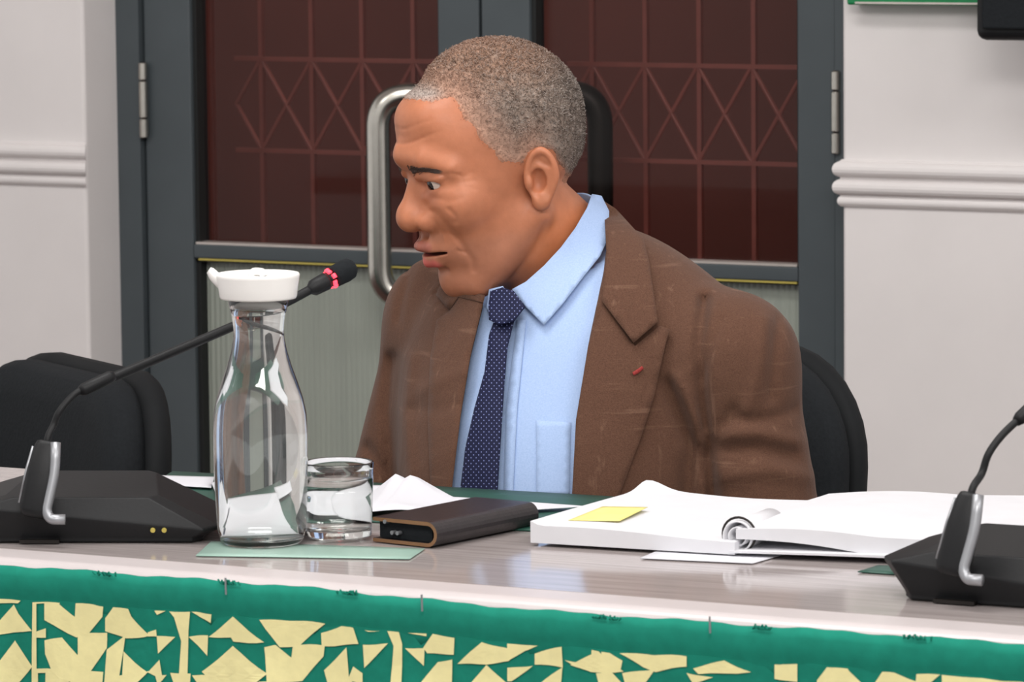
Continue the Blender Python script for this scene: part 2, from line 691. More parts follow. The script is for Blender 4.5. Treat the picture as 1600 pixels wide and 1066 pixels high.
yo = YD - .075
pull(d1, ony(716, 300, YD)[0], ony(592, 300, yo)[0], yo, ony(600, 468, yo)[2], ony(600, 149, yo)[2], MT['steel'])
yo = YD + .095
pull(d2, ony(800, 300, YD)[0], ony(938, 250, yo)[0], yo, ony(930, 470, yo)[2], ony(930, 145, yo)[2], MT['darksteel'], .0175)

# folding grille seen through the upper panes
YG = YD + .17
zn1, zn0 = ony(490, 93, YG)[2], ony(490, 237, YG)[2]


def grille(name, pxs, xa, xb, label):
    xs = [ony(p, 160, YG)[0] for p in pxs]
    g = empty(name, ((xa + xb) / 2, YG, 0))
    tag(g, label, 'grille', 'steel grilles behind the doors')
    z0, z1 = 0.03, ZTOP - .05
    for x in xs:
        box('upright_bar', (x - .0032, x + .0032, YG - .004, YG + .004, z0, z1), MT['grille'], g)
    dz = zn1 - zn0
    zz = [zn0 - dz * 3, zn0 - dz * 2, zn0, zn1, zn1 + dz * 1.6]
    for z in zz:
        if z0 < z < z1:
            box('cross_bar', (xa, xb, YG - .006, YG - .001, z - .003, z + .003), MT['grille'], g)
    dx = xs[1] - xs[0]
    for i in range(-1, len(xs)):
        xl = xs[0] + dx * i
        for (p, q) in ((zn0, zn1), (zn1, zn0)):
            a, b = np.array([xl, YG - .002, p]), np.array([xl + dx, YG - .002, q])
            t0, t1 = max(0, (xa - xl) / dx), min(1, (xb - xl) / dx)
            if t1 - t0 < .02:
                continue
            V, F = tube([a + (b - a) * t0, a + (b - a) * t1], .0032, 8)
            mk('diagonal_bar', V, F, MT['grille'], g)
    return g


grille('folding_grille', [332, 410, 489, 568, 648], XG0 - .03, XG1 + .03, 'maroon steel grille with crossed diagonals behind the left glass door')
grille('folding_grille', [846, 927, 1010, 1094, 1179], XG2 - .03, XG3 + .03, 'maroon steel grille with crossed diagonals behind the right glass door')

# ------------------------------------------------------------------ wall fittings at the top right
p = ony(1340, 6, YW)
q = ony(1446, 3, YW)
e = empty('green_sign', ((p[0] + q[0]) / 2, YW - .02, p[2]))
tag(e, 'green sign box on the white wall, cut off by the top edge of the frame', 'sign')
box('sign_body', (p[0], q[0] + .11, YW - .035, YW, p[2], p[2] + .15), MT['exit_green'], e, bev=.003)
box('bottom_strip', (p[0] + .012, q[0] + .1, YW - .036, YW - .034, p[2] + .0015, p[2] + .004), MT['bead_white'], e)
p = ony(1551, 60, YW - .1)
e = empty('loudspeaker', (p[0] + .1, YW - .08, p[2]))
tag(e, 'black wall loudspeaker in the top right corner of the photo', 'speaker')
box('cabinet', (p[0], p[0] + .24, YW - .16, YW - .025, p[2], p[2] + .36), MT['black_plastic'], e, bev=.012)
box('speaker_grille', (p[0] + .012, p[0] + .228, YW - .168, YW - .158, p[2] + .014, p[2] + .346), MT['black_fabric'], e, bev=.004)
box('bracket', (p[0] + .1, p[0] + .14, YW - .03, YW, p[2] + .14, p[2] + .2), MT['black_plastic'], e)

# ------------------------------------------------------------------ table and skirt
YF, YR = 3.250, 3.745                           # front and rear edge of the table
XT0, XT1 = -4.3, .9
ZT = .75
tb = empty('conference_table', (-1.8, (YF + YR) / 2, 0))
tag(tb, 'long conference table with glossy grey laminate top and white front edge', 'table')
box('tabletop', (XT0, XT1, YF + .052, YR, ZT - .032, ZT), MT['laminate'], tb, bev=.002)
# bullnose front edge
prof = [(YF + .052, ZT)] + [(YF + .016 - .016 * math.sin(a), ZT - .016 + .016 * math.cos(a)) for a in np.linspace(0, PI / 2, 9)] + [(YF, ZT - .034), (YF + .052, ZT - .034)]
V, F = loft([[(x, a, b) for a, b in prof] for x in np.linspace(XT0, XT1, 2)])
mk('edge_band', V, F, MT['edge'], tb, smooth=False)
for x in (-4.1, -2.9, -.95, .7):
    box('leg', (x - .025, x + .025, YF + .05, YF + .1, 0, ZT - .032), MT['darksteel'], tb)
    box('leg', (x - .025, x + .025, YR - .1, YR - .05, 0, ZT - .032), MT['darksteel'], tb)

YS = YF - .004


def skirt_pt(px, py):
    return ony(px, py, YS)


def skirt_y(x, z):
    k = np.clip((ZT - .06 - z) / .2, 0, 1)
    return YS - .006 - k * (.010 + .008 * np.sin(x * 41) + .005 * np.sin(x * 93 + 1.3)) - .0015 * np.sin(x * 60)


sk = empty('table_skirt', (-1.8, YS, 0))
tag(sk, 'green cloth skirt with cream geometric print along the table front', 'tablecloth')
# plain green band, slightly wavy top edge
xs = np.linspace(XT0, XT1, 700)
ztop = np.interp(xs, [-4.3, -2.2, -1.93, -1.72, -1.5, -1.28, .9], [.7465, .747, .748, .744, .7455, .7475, .7475]) + .0008 * np.sin(xs * 55) + .0005 * np.sin(xs * 170)
zpat = ztop - .0275
rows = []
for k in np.linspace(0, 1, 6):
    z = ztop + (zpat - .012 - ztop) * k
    y = YS - .0045 - .0035 * math.sin(PI * min(k * 1.2, 1)) + 0 * xs
    rows.append(np.stack([xs, y, z], 1))
top = np.array(rows)
bot = top.copy()
bot[..., 1] += .002
V, F = thick_grid(bot, top)
mk('top_band', V, F, MT['cloth_green'], sk, smooth=True)
# small pins and frayed tufts on the band
for px, py in ((364, 912), (670, 938), (1119, 972)):
    a = skirt_pt(px, py - 12) + np.array([0, -.012, 0])
    b = skirt_pt(px + 1, py + 14) + np.array([0, -.012, 0])
    V, F = tube([a, b], .0009, 8)
    mk('pin', V, F, MT['silver'], sk)
for px, py in ((178, 892), (365, 901), (552, 914), (958, 946), (1195, 968), (1444, 993)):
    m = MB()
    c = skirt_pt(px, 900) + np.array([0, -.009, 0])
    c[2] = np.interp(c[0], xs, ztop) + .0005
    for k in range(22):
        a = c + np.array([random.gauss(0, .005), random.uniform(-.001, .001), -.002])
        V, F = tube([a, a + np.array([random.uniform(-.003, .003), -.001, random.uniform(.0015, .0042)])], .0008, 5)
        m.add(V, F)
    m.make('frayed_edge', MT['cloth_green'], sk)

# printed cloth: cream shapes laid over green, cut in one sheet
CREAM = [  # pixel outlines on the first two rows
    [(0, 934), (38, 934), (34, 941), (0, 941)], [(0, 975), (28, 945), (35, 958), (56, 983), (0, 990)],
    [(60, 938), (100, 938), (100, 944), (66, 944), (66, 1066), (58, 1066)],
    [(81, 937), (100, 938), (124, 962), (125, 940), (164, 940), (163, 962), (142, 988), (126, 992), (81, 966)],
    [(66, 985), (80, 980), (80, 994), (66, 994)],
    [(172, 965), (184, 948), (207, 943), (212, 962), (240, 990), (204, 994), (172, 984)],
    [(240, 986), (252, 982), (253, 992), (240, 992)],
    [(250, 944), (266, 943), (254, 958)], [(273, 943), (302, 944), (300, 985), (299, 1066), (286, 1066), (290, 1000), (280, 965)],
    [(306, 944), (335, 944), (334, 971), (318, 962)],
    [(334, 994), (371, 955), (418, 1001), (372, 1000), (368, 994)],
    [(416, 952), (447, 953), (460, 968), (463, 955), (510, 959), (472, 1006), (445, 1007), (425, 980)],
    [(509, 988), (540, 960), (558, 975), (566, 1003), (530, 1007), (510, 1007)],
    [(578, 965), (600, 964), (584, 984)], [(613, 967), (629, 968), (634, 1005), (634, 1066), (618, 1066), (622, 1008)],
    [(644, 969), (671, 969), (671, 992)], [(668, 1010), (682, 985), (715, 973), (714, 1020), (674, 1018)],
    [(725, 1034), (761, 979), (800, 1012), (800, 1030), (768, 1035)],
    [(800, 981), (845, 985), (825, 1015), (800, 1030)], [(842, 1020), (882, 988), (884, 1040), (842, 1036)],
    [(932, 992), (942, 991), (978, 1046), (932, 1046), (900, 1036), (932, 1020)],
    [(948, 993), (960, 1015), (978, 1030), (975, 1045), (950, 1046)],
    [(978, 996), (1028, 998), (1030, 1022), (1076, 1000), (1076, 1038), (1030, 1047), (1012, 1040)],
    [(1092, 1042), (1138, 1004), (1176, 1048), (1100, 1050)],
    [(1178, 1030), (1194, 1010), (1178, 1012)], [(1216, 1015), (1250, 1018), (1250, 1062), (1216, 1058)],
    [(1262, 1022), (1282, 1020), (1282, 1037)], [(1285, 1060), (1300, 1035), (1330, 1026), (1332, 1046), (1352, 1066), (1285, 1066)],
    [(1386, 1034), (1402, 1036), (1435, 1062), (1436, 1038), (1472, 1040), (1455, 1066), (1374, 1066)],
    [(1482, 1044), (1600, 1052), (1600, 1080), (1482, 1074)],
    [(2, 1040), (30, 1002), (56, 1040), (34, 1066), (6, 1066)], [(80, 1000), (105, 996), (130, 1025), (130, 1066), (92, 1046), (81, 1020)],
    [(130, 992), (172, 990), (172, 1012), (148, 1048), (168, 1062), (132, 1066)], [(174, 1015), (202, 994), (194, 1066), (172, 1066)],
    [(203, 1018), (240, 1048), (256, 1030), (261, 1060), (240, 1046), (222, 1066), (203, 1066)], [(254, 992), (280, 994), (256, 1018)],
    [(302, 994), (330, 992), (329, 1022)], [(325, 1048), (371, 1010), (424, 1050), (404, 1066), (342, 1066)],
    [(424, 1010), (440, 1007), (462, 1026), (464, 1008), (510, 1008), (508, 1024), (478, 1060), (430, 1062)],
    [(514, 1046), (548, 1012), (552, 1055), (560, 1066), (520, 1066)], [(576, 1006), (612, 1004), (578, 1040)],
    [(640, 1012), (668, 1012), (667, 1038)], [(664, 1066), (690, 1034), (712, 1030), (712, 1066)], [(744, 1066), (768, 1038), (798, 1066)],
    [(800, 1042), (836, 1040), (806, 1062), (800, 1062)], [(850, 1066), (884, 1042), (882, 1066)], [(890, 1030), (930, 1036), (908, 1040)],
    [(940, 1050), (962, 1048), (978, 1066), (944, 1066)], [(980, 1050), (1026, 1046), (1012, 1066), (984, 1066)], [(1080, 1050), (1120, 1056), (1090, 1066)],
    [(560, 1040), (574, 1050), (574, 1066), (552, 1060)],
]


def pip(P, poly):
    x, y = P[:, 0], P[:, 1]
    c = np.zeros(len(P), bool)
    n = len(poly)
    for i in range(n):
        (xa, ya), (xb, yb) = poly[i], poly[(i + 1) % n]
        if ya == yb:
            continue
        c ^= ((ya > y) != (yb > y)) & (x < (xb - xa) * (y - ya) / (yb - ya) + xa)
    return c


# the print in cloth coordinates (x along the table, z below the band): one strip of 1.0 m, repeated
polys = []
for pl in CREAM:
    P = np.array([skirt_pt(*c) for c in pl])
    zz = P[:, 2] - np.interp(P[:, 0], xs, zpat)
    polys.append(np.stack([P[:, 0], zz], 1))
xa, xb = skirt_pt(0, 950)[0], skirt_pt(1600, 1040)[0]
m = MB()
X = np.linspace(XT0, XT1, 260)
Z = np.concatenate([np.linspace(0, -.2, 24), np.linspace(-.22, -.70, 10)])
G = np.zeros((len(Z), len(X), 3))
for i, z in enumerate(Z):
    zz = np.interp(X, xs, zpat) + z
    zz = np.maximum(zz, .012)
    G[i] = np.stack([X, skirt_y(X, zz), zz], 1)
B = G.copy()
B[..., 1] += .0015
V, F = thick_grid(B, G)
V, F = [tuple(q) for q in V], list(F)
nbase = len(F)
zrow = .0300
x640, x1090 = skirt_pt(640, 990)[0], skirt_pt(1090, 1020)[0]
x0_ = skirt_pt(0, 950)[0]
tile = [p_ for p_, src in zip(polys, CREAM) if max(c[0] for c in src) <= 640]
place = [(pl, 0, 0) for pl in polys]
for rep in range(-3, 6):
    for k in range(0, 6):
        for pl in tile:
            sh = rep * (x640 - x0_)
            cx, cz_ = pl[:, 0].mean() + sh, pl[:, 1].mean()
            if k == 0 and x0_ < cx < xb and not (cz_ < -zrow and cx > x1090):
                continue
            place.append((pl, sh, k))
for pl, sh, k in place:
        for _once in (0,):
            P = pl.mean(0) + (pl - pl.mean(0)) * 1.07
            P[:, 0] += sh
            P[:, 1] -= k * 2 * zrow
            if P[:, 0].min() < XT0 + .01 or P[:, 0].max() > XT1 - .01:
                continue
            P[:, 1] = np.minimum(P[:, 1], -.001)
            # triangulate, then split finely so the print follows the cloth
            tris = mg.tessellate_polygon([[Vector((a, b, 0)) for a, b in P]])
            pts = [P[i] for i in range(len(P))]
            work = [tuple(pts[i] for i in t_) for t_ in tris]
            for _ in range(2 if k == 0 else 1):
                nw = []
                for a, b, c in work:
                    ab, bc, ca = (a + b) / 2, (b + c) / 2, (c + a) / 2
                    nw += [(a, ab, ca), (ab, b, bc), (ca, bc, c), (ab, bc, ca)]
                work = nw
            for tri in work:
                tri = np.array(tri)
                z = np.interp(tri[:, 0], xs, zpat) + tri[:, 1]
                z = np.maximum(z, .013)
                y = skirt_y(tri[:, 0], z) - .0012
                n0 = len(V)
                pv = np.stack([tri[:, 0], y, z], 1)
                nrm = np.cross(pv[1] - pv[0], pv[2] - pv[0])
                V += pv.tolist()
                F.append((n0, n0 + 1, n0 + 2) if nrm[1] < 0 else (n0, n0 + 2, n0 + 1))
mk('printed_cloth', V, F, [MT['cloth_green'], MT['cloth_cream']], sk, midx=[0] * nbase + [1] * (len(F) - nbase))

# ------------------------------------------------------------------ chairs
def rrect(w_, h_, r, n=8):
    out = []
    for cx, cy, a0 in ((w_ / 2 - r, h_ - r, 0), (-w_ / 2 + r, h_ - r, 90), (-w_ / 2 + r, r, 180), (w_ / 2 - r, r, 270)):
        for k in range(n + 1):
            a = math.radians(a0 + 90 * k / n)
            out.append((cx + r * math.cos(a), cy + r * math.sin(a)))
    return out


def back_slab(w_, h_, r, y0, y1, curve, z0, lean, puff=0.0):
    """rounded rectangle slab bowed backwards at its sides (front faces -y)"""
    def pt(x, z, y):
        return (x, y - curve * (x / (w_ / 2)) ** 2 + lean * z, z0 + z)
    o = rrect(w_, h_, r)
    rings = []
    cz = h_ / 2
    for f_, yy in ((.55, y0 - puff), (.86, y0 - puff * .8), (.97, y0 - puff * .3), (1.0, (y0 * .7 + y1 * .3)), (1.0, (y0 * .3 + y1 * .7)), (.97, y1), (.55, y1 + .004)):
        rings.append([pt(x * f_, cz + (z - cz) * f_, yy) for x, z in o])
    return loft(rings)


def make_chair(name, loc, rz, label, drop=0.0):
    c = empty(name, (0, 0, 0))
    tag(c, label, 'chair', 'black office chairs behind the table')
    V, F = back_slab(.46, .50, .115, .20, .235, .035, .30 - drop, .10, .018)
    b = mk('backrest', V, F, MT['black_fabric'], c, smooth=True)
    V, F = back_slab(.472, .512, .12, .232, .262, .035, .294 - drop, .10, 0)
    mk('back_shell', V, F, MT['black_shell'], c, smooth=True)
    o = rrect(.48, .46, .10)
    rings = [[(x * f_, (z - .23) * f_ - .02, zz) for x, z in o] for f_, zz in ((.9, .305), (.99, .32), (1, .345), (.985, .368), (.90, .38), (.5, .384))]
    V, F = loft(rings)
    mk('seat', V, F, MT['black_fabric'], c, smooth=True)
    V, F = tube(fillet([(0, .05, .30), (0, .30, .30), (0, .28, .45)], .06), .018, 14)
    mk('back_bracket', V, F, MT['black_shell'], c, smooth=True)
    V, F = lathe([(0, .08), (.028, .08), (.028, .20), (.018, .205), (.018, .31), (0, .31)], 24)
    mk('gas_column', V, F, MT['darksteel'], c)
    for k in range(5):
        a = math.radians(90 + 72 * k)
        d = np.array([math.cos(a), math.sin(a), 0])
        V, F = tube([d * .02 + [0, 0, .095], d * .16 + [0, 0, .082], d * .28 + [0, 0, .066]], [.022, .018, .013], 12)
        l = mk('base_arm', V, F, MT['black_shell'], c, smooth=True)
        s_ = np.array([-d[1], d[0], 0])
        V, F = tube([d * .28 - s_ * .016 + [0, 0, .0265], d * .28 + s_ * .016 + [0, 0, .0265]], .026, 18)
        mk('caster', V, F, MT['black_plastic'], l)
    c.location = loc
    c.rotation_euler = (0, 0, rz)
    return c


p = ony(1343, 680, 4.36)
make_chair('office_chair', (p[0] - .235, 4.10, 0), math.radians(-4), 'black office chair the seated person sits in, its back rounded at the corner', -.026)
p = at_depth(253, 660, 4.86)
make_chair('office_chair', (p[0] - .342, p[1] - .08, 0), math.radians(-33), 'empty black office chair at the left edge behind the microphone', .014)

# ------------------------------------------------------------------ conference microphones
def make_mic(loc, rz, neck, label, head_dir=None):
    u = empty('conference_microphone', loc, rz)
    tag(u, label, 'microphone', 'conference microphones on the table')
    # base: three outlines give the faceted body
    bot = [(-.052, .006), (-.062, .020), (-.062, .108), (-.050, .118), (.112, .118), (.128, .108), (.130, .020), (.122, .006)]
    rim = [(-.066, .000), (-.080, .018), (-.080, .116), (-.064, .130), (.120, .130), (.142, .112), (.145, .018), (.132, .000)]
    top = [(-.036, .012), (-.044, .022), (-.034, .100), (-.026, .108), (.070, .108), (.078, .100), (.090, .022), (.082, .012)]
    rings = [[(x, y, 0.001) for x, y in bot], [(x, y, .005) for x, y in bot],
             [(x, y, .030 - .019 * (x > .1) + .02 * y) for x, y in rim], [(x, y, .033 - .019 * (x > .1) + .02 * y) for x, y in rim],
             [(x, y, .0385 + .115 * y) for x, y in top]]
    V, F = loft(rings)
    b = mk('base', V, F, MT['black_plastic'], u, world=False)
    bevel(b, .003, 3, 14)
    for x in (.088, .098):
        V, F = tube([(x, .0025, .013), (x, -.0008, .0125)], .0022, 10)
        mk('socket', V, F, MT['bead_gold'], b, world=False)
    V, F = prism([(-.03, -.0008), (.005, -.0008), (.005, .01), (-.03, .01)], .001, .004)
    mk('cable_slot', V, F, MT['darksteel'], b, world=False)
    # stem holder leaning a little to the right, on the near face
    a, c = np.array([-.010 + neck.get('hx', 0), -.012, .026]), np.array([.001 + neck.get('hx', 0), .004, .091])
    ax = (c - a) / np.linalg.norm(c - a)
    sx = np.array([1, 0, 0]) - ax * ax[0]
    sx /= np.linalg.norm(sx)
    sy = np.cross(ax, sx)
    rings = []
    L = np.linalg.norm(c - a)
    for t_, w_, d_ in ((0, .008, .006), (.03, .0115, .009), (.10, .0135, .0105), (.6, .0125, .010), (.93, .0100, .008), (.985, .0085, .0065), (1, .006, .005)):
        rings.append([a + ax * L * t_ + sx * w_ * math.copysign(abs(math.cos(q)) ** .6, math.cos(q)) + sy * d_ * math.copysign(abs(math.sin(q)) ** .6, math.sin(q)) for q in np.linspace(0, 2 * PI, 20, endpoint=False)])
    V, F = loft(rings)
    h = mk('stem_holder', V, F, MT['black_plastic'], u, world=False, smooth=True)
    fr_ = -sy if sy[1] > 0 else sy
    J = [a + ax * L * .99 + sx * .0085, a + ax * L * .6 + sx * .0125, a + ax * L * .10 + sx * .011, a + ax * L * .0 + sx * .016, a + ax * L * .03 + sx * .029]
    J = [q + fr_ * .0065 for q in J]
    V, F = tube(fillet(J, .012, 8), .0046, 12)
    tag(mk('clip_trim', V, F, MT['silver'], h, world=False, smooth=True), 'silver hook shaped trim')
    J = [a + ax * L * t_ - sx * (w_ + .0005) + fr_ * .004 for t_, w_ in ((.9, .0105), (.6, .0125), (.15, .0135))]
    V, F = tube(J, .0012, 8)
    tag(mk('edge_trim', V, F, MT['silver'], h, world=False, smooth=True), 'thin silver edge line')
    # gooseneck: points relative to the holder's top, in the unit's frame
    P = [c - ax * .012, c + ax * .004] + [np.array(q) for q in neck['thin']]
    P = spline(P, 10)
    V, F = tube(P, .0031, 12)
    g = mk('gooseneck', V, F, MT['black_plastic'], u, world=False, smooth=True)
    e0 = P[-1]
    k = P[-1] - P[-2]
    k /= np.linalg.norm(k)
    S = [e0 - k * .01] + [np.array(q) for q in neck['stiff']]
    V, F = tube([S[0], S[0] + k * .004, S[0] + k * .03, S[0] + k * .034], [.0042, .0056, .0056, .0040], 16)
    mk('neck_joint', V, F, MT['black_plastic'], g, world=False, smooth=True)
    S = spline(S, 12)
    V, F = tube(S, .0042, 14)
    mk('stiff_stem', V, F, MT['black_plastic'], g, world=False, smooth=True)
    # head
    k = S[-1] - S[-4]
    k /= np.linalg.norm(k)
    q = S[-1]
    hd = empty('microphone_head', (0, 0, 0))
    hd.parent = u
    V, F = tube([q + k * z for z in (-.002, .0, .004, .018, .0195)], [.0036, .0046, .0075, .0082, .0078], 24)
    mk('head_collar', V, F, MT['black_plastic'], hd, world=False, smooth=True)
    V, F = tube([q + k * z for z in (.0265, .028, .040, .046, .0495, .051)], [.0086, .0098, .0105, .0098, .0070, .0035], 24)
    mk('windshield', V, F, MT['black_fabric'], hd, world=False, smooth=True)
    V, F = tube([q + k * z for z in (.019, .0275)], .0072, 24)
    mk('ring_core', V, F, MT['black_plastic'], hd, world=False, smooth=True)
    n1 = np.cross(k, [0, 0, 1.0])
    n1 /= np.linalg.norm(n1)
    n2 = np.cross(k, n1)
    for i in range(8):
        pts = [q + k * (.0232 + .0014 * (i % 2)) + .0078 * (math.cos(a_) * n1 + math.sin(a_) * n2) for a_ in np.linspace(2 * PI * i / 8 + .15, 2 * PI * (i + 1) / 8 - .15, 6)]
        V, F = tube(pts, .0021, 8)
        tag(mk('light_segment', V, F, MT['led'], hd, world=False, smooth=True), 'red glowing segment of the light ring')
    return u


def local(loc, rz, P):
    d = np.asarray(P) - np.asarray(loc)
    c, s = math.cos(-rz), math.sin(-rz)
    return (d[0] * c - d[1] * s, d[0] * s + d[1] * c, d[2])


rzL = math.radians(24.5)
pb = onz(335, 851)
locL = np.array([pb[0] - .142 * math.cos(rzL), pb[1] - .142 * math.sin(rzL), ZT])
dL = (locL - CAM) @ FWD
thin = [local(locL, rzL, at_depth(px, py, dL - .0 + o_)) for px, py, o_ in ((84, 664, .0), (94, 642, .0), (117, 616, .005), (141, 604, .01))]
stiff = [local(locL, rzL, at_depth(px, py, dL + o_)) for px, py, o_ in ((200, 580, .03), (355, 514, .08), (440, 476, .11), (484, 453, .125))]
make_mic(locL, rzL, dict(thin=thin, stiff=stiff, hx=-.005), 'black desk microphone on the left with red light ring, its stem passing behind the carafe')
rzR = math.radians(1)
pb = onz(1405, 938)
locR = np.array([pb[0] + .062 * math.cos(rzR), pb[1] + .062 * math.sin(rzR) - .006, ZT])
dR = (locR - CAM) @ FWD
thin = [local(locR, rzR, at_depth(px, py, dR + .004 + o_)) for px, py, o_ in ((1534, 740, .0), (1545, 709, .0), (1567, 679, .004), (1602, 646, .01))]
stiff = [local(locR, rzR, at_depth(px, py, dR + o_)) for px, py, o_ in ((1660, 612, .04), (1780, 560, .09), (1860, 520, .11), (1900, 497, .125))]
make_mic(locR, rzR, dict(thin=thin, stiff=stiff), 'black desk microphone on the right, beside the open white binder')

# ------------------------------------------------------------------ carafe and tumbler
def lathe_thing(prof_px, base_px, base_z, cx):
    """profile of (half width px, y px) -> metres, on the axis standing at the base pixel"""
    c = onz(cx, base_px, base_z)
    d = (c - CAM) @ FWD
    k = d / FPX
    return c, [(hw * k, (base_px - y) * k / math.cos(PITCH)) for hw, y in prof_px]


cz = ZT + .0025
cc, pr = lathe_thing([(30, 857), (60, 857.5), (66, 852), (70, 835), (72.5, 790), (74, 740), (74.5, 690), (73, 655), (68, 630), (60, 605), (51, 580), (44, 556), (40, 535), (39.5, 520), (42, 500), (46, 485), (48, 474)], 857, cz, 406)
kk = ((cc - CAM) @ FWD) / FPX
cc = cc + H0 * .036
ca = empty('water_carafe', cc)
tag(ca, 'clear glass carafe filled with water under a white lid', 'carafe')
outer = [(0, 0)] + pr
wall_ = .0022
ipr = [(max(.002, r - wall_), z + (.004 if z < .004 else 0)) for r, z in pr if z < pr[-1][1] + 1]
inner = [(0, .0045)] + [(r, max(z, .0045)) for r, z in ipr]
prof = outer + [(pr[-1][0] - wall_ / 2, pr[-1][1] + .0012)] + inner[::-1]
V, F = lathe(prof, 96)
mk('glass_body', V, F, MT['glass'], ca, world=False, smooth=True)
zwl = (857 - 488) * kk / math.cos(PITCH)
ri = np.array([q[0] for q in ipr])
zi = np.array([q[1] for q in ipr])
wp = [(0, .0042)] + [(r + .0004, z - .0003 if z < .006 else z) for r, z in ipr if z < zwl] + [(np.interp(zwl, zi, ri) + .0004, zwl), (0, zwl)]
V, F = lathe(wp, 96)
mk('water', V, F, MT['water'], ca, world=False, smooth=True)
# lid
zr_ = lambda y: (857 - y) * kk / math.cos(PITCH)
lp = [(0, zr_(488)), (38 * kk, zr_(487)), (43 * kk, zr_(475)), (52 * kk, zr_(474)), (59 * kk, zr_(473)), (60.5 * kk, zr_(470)), (62.5 * kk, zr_(455)), (65 * kk, zr_(440)), (65.5 * kk, zr_(436)), (64 * kk, zr_(433.5)), (61 * kk, zr_(434)), (57 * kk, zr_(437)), (0, zr_(438))]
V, F = lathe(lp, 72)
V = [np.array(q) for q in V]
lid = mk('lid', V, F, MT['white_plastic'], ca, world=False, smooth=True)
sp_dir = -R0
P = [sp_dir * (52 * kk) + np.array([0, 0, zr_(452)]), sp_dir * (66 * kk) + np.array([0, 0, zr_(440)]), sp_dir * (73 * kk) + np.array([0, 0, zr_(431.5)]), sp_dir * (77 * kk) + np.array([0, 0, zr_(428.5)])]
V, F = tube(spline(P, 6), np.linspace(11 * kk, 5.5 * kk, 19), 16)
mk('spout', V, F, MT['white_plastic'], lid, world=False, smooth=True)
P = [np.array([-.006, 0, zr_(438)]), np.array([-.004, 0, zr_(432)]), np.array([.004, 0, zr_(432)]), np.array([.006, 0, zr_(438)])]
V, F = tube(spline(P, 6), .0035, 12)
mk('lid_knob', V, F, MT['white_plastic'], lid, world=False, smooth=True)

gc, pr = lathe_thing([(40, 846), (49, 845.5), (51.5, 842), (52.5, 820), (54, 780), (55.5, 740), (56.2, 730)], 846, ZT + .0025, 528)
gk = ((gc - CAM) @ FWD) / FPX
gc = gc + H0 * .029
tu = empty('drinking_glass', gc)
tag(tu, 'clear drinking glass standing right of the water carafe', 'glass')
hgt = pr[-1][1]
ipr = [(r - .0022, z) for r, z in pr if z > .002]
inner = [(0, .007), (ipr[0][0] - .004, .007), (ipr[0][0] - .0005, .0095)] + [q for q in ipr if q[1] > .012]
prof = [(0, 0)] + pr + [(pr[-1][0] - .0003, hgt + .0009), (pr[-1][0] - .0011, hgt + .0013), (pr[-1][0] - .0019, hgt + .0009)] + inner[::-1]
V, F = lathe(prof, 96)
mk('glass_body', V, F, MT['glass'], tu, world=False, smooth=True)
zi = np.array([q[1] for q in inner])
ri = np.array([q[0] for q in inner])
zw = hgt * .80
wp = [(0, .0067), (inner[1][0], .0067)] + [(r + .0003, z) for r, z in inner[2:] if z < zw] + [(np.interp(zw, zi[2:], ri[2:]) + .0003, zw), (0, zw)]
V, F = lathe(wp, 96)
mk('water', V, F, MT['water'], tu, world=False, smooth=True)

# ------------------------------------------------------------------ papers, board, organiser, binder
def sheet(name, corners, z, mat, label, cat, hf=None, n=40, th=.0006, group=None, parent=None, noise=.0, m_=None):
    """corner pixels (front-left, front-right, back-right, back-left) on a plane z; hf lifts the sheet"""
    C4 = [onz(a, b, z) for a, b in corners]
    nu, nv = n, m_ or n
    G = np.zeros((nu, nv, 3))
    for i in range(nu):
        for j in range(nv):
            u_, v_ = i / (nu - 1), j / (nv - 1)
            G[i, j] = (C4[0] * (1 - u_) + C4[1] * u_) * (1 - v_) + (C4[3] * (1 - u_) + C4[2] * u_) * v_
            G[i, j, 2] = z + (hf(u_, v_) if hf else 0)
    B = G.copy()
    B[..., 2] -= th
    V, F = thick_grid(G, B)
    o = mk(name, V, F, mat, parent, smooth=True)
    if label:
        tag(o, label, cat, group)
    return o


sheet('plastic_film', [(306, 868), (640, 873), (664, 857), (330, 846)], ZT + .0016, MT['pale_green'], 'pale green film lying on the table under the carafe', 'film', th=.0008, n=6)
# dark green desk board with rounded front corners
bd = [onz(255, 800, ZT), onz(1000, 840, ZT), onz(1120, 772, ZT), onz(430, 748, ZT)]
sheet('desk_board', [(180, 792), (1010, 838), (1240, 792), (270, 736)], ZT + .0020, MT['green_board'], 'dark green desk board under the white papers in front of the person', 'board', th=.0016, n=8)


def crumple(seed, amp):
    r_ = np.random.default_rng(seed)
    ks = [(r_.uniform(2, 9), r_.uniform(2, 9), r_.uniform(0, 6)) for _ in range(5)]
    return lambda u, v: amp * (sum(math.sin(a * u + b * v + c) for a, b, c in ks) / 5 + 1)


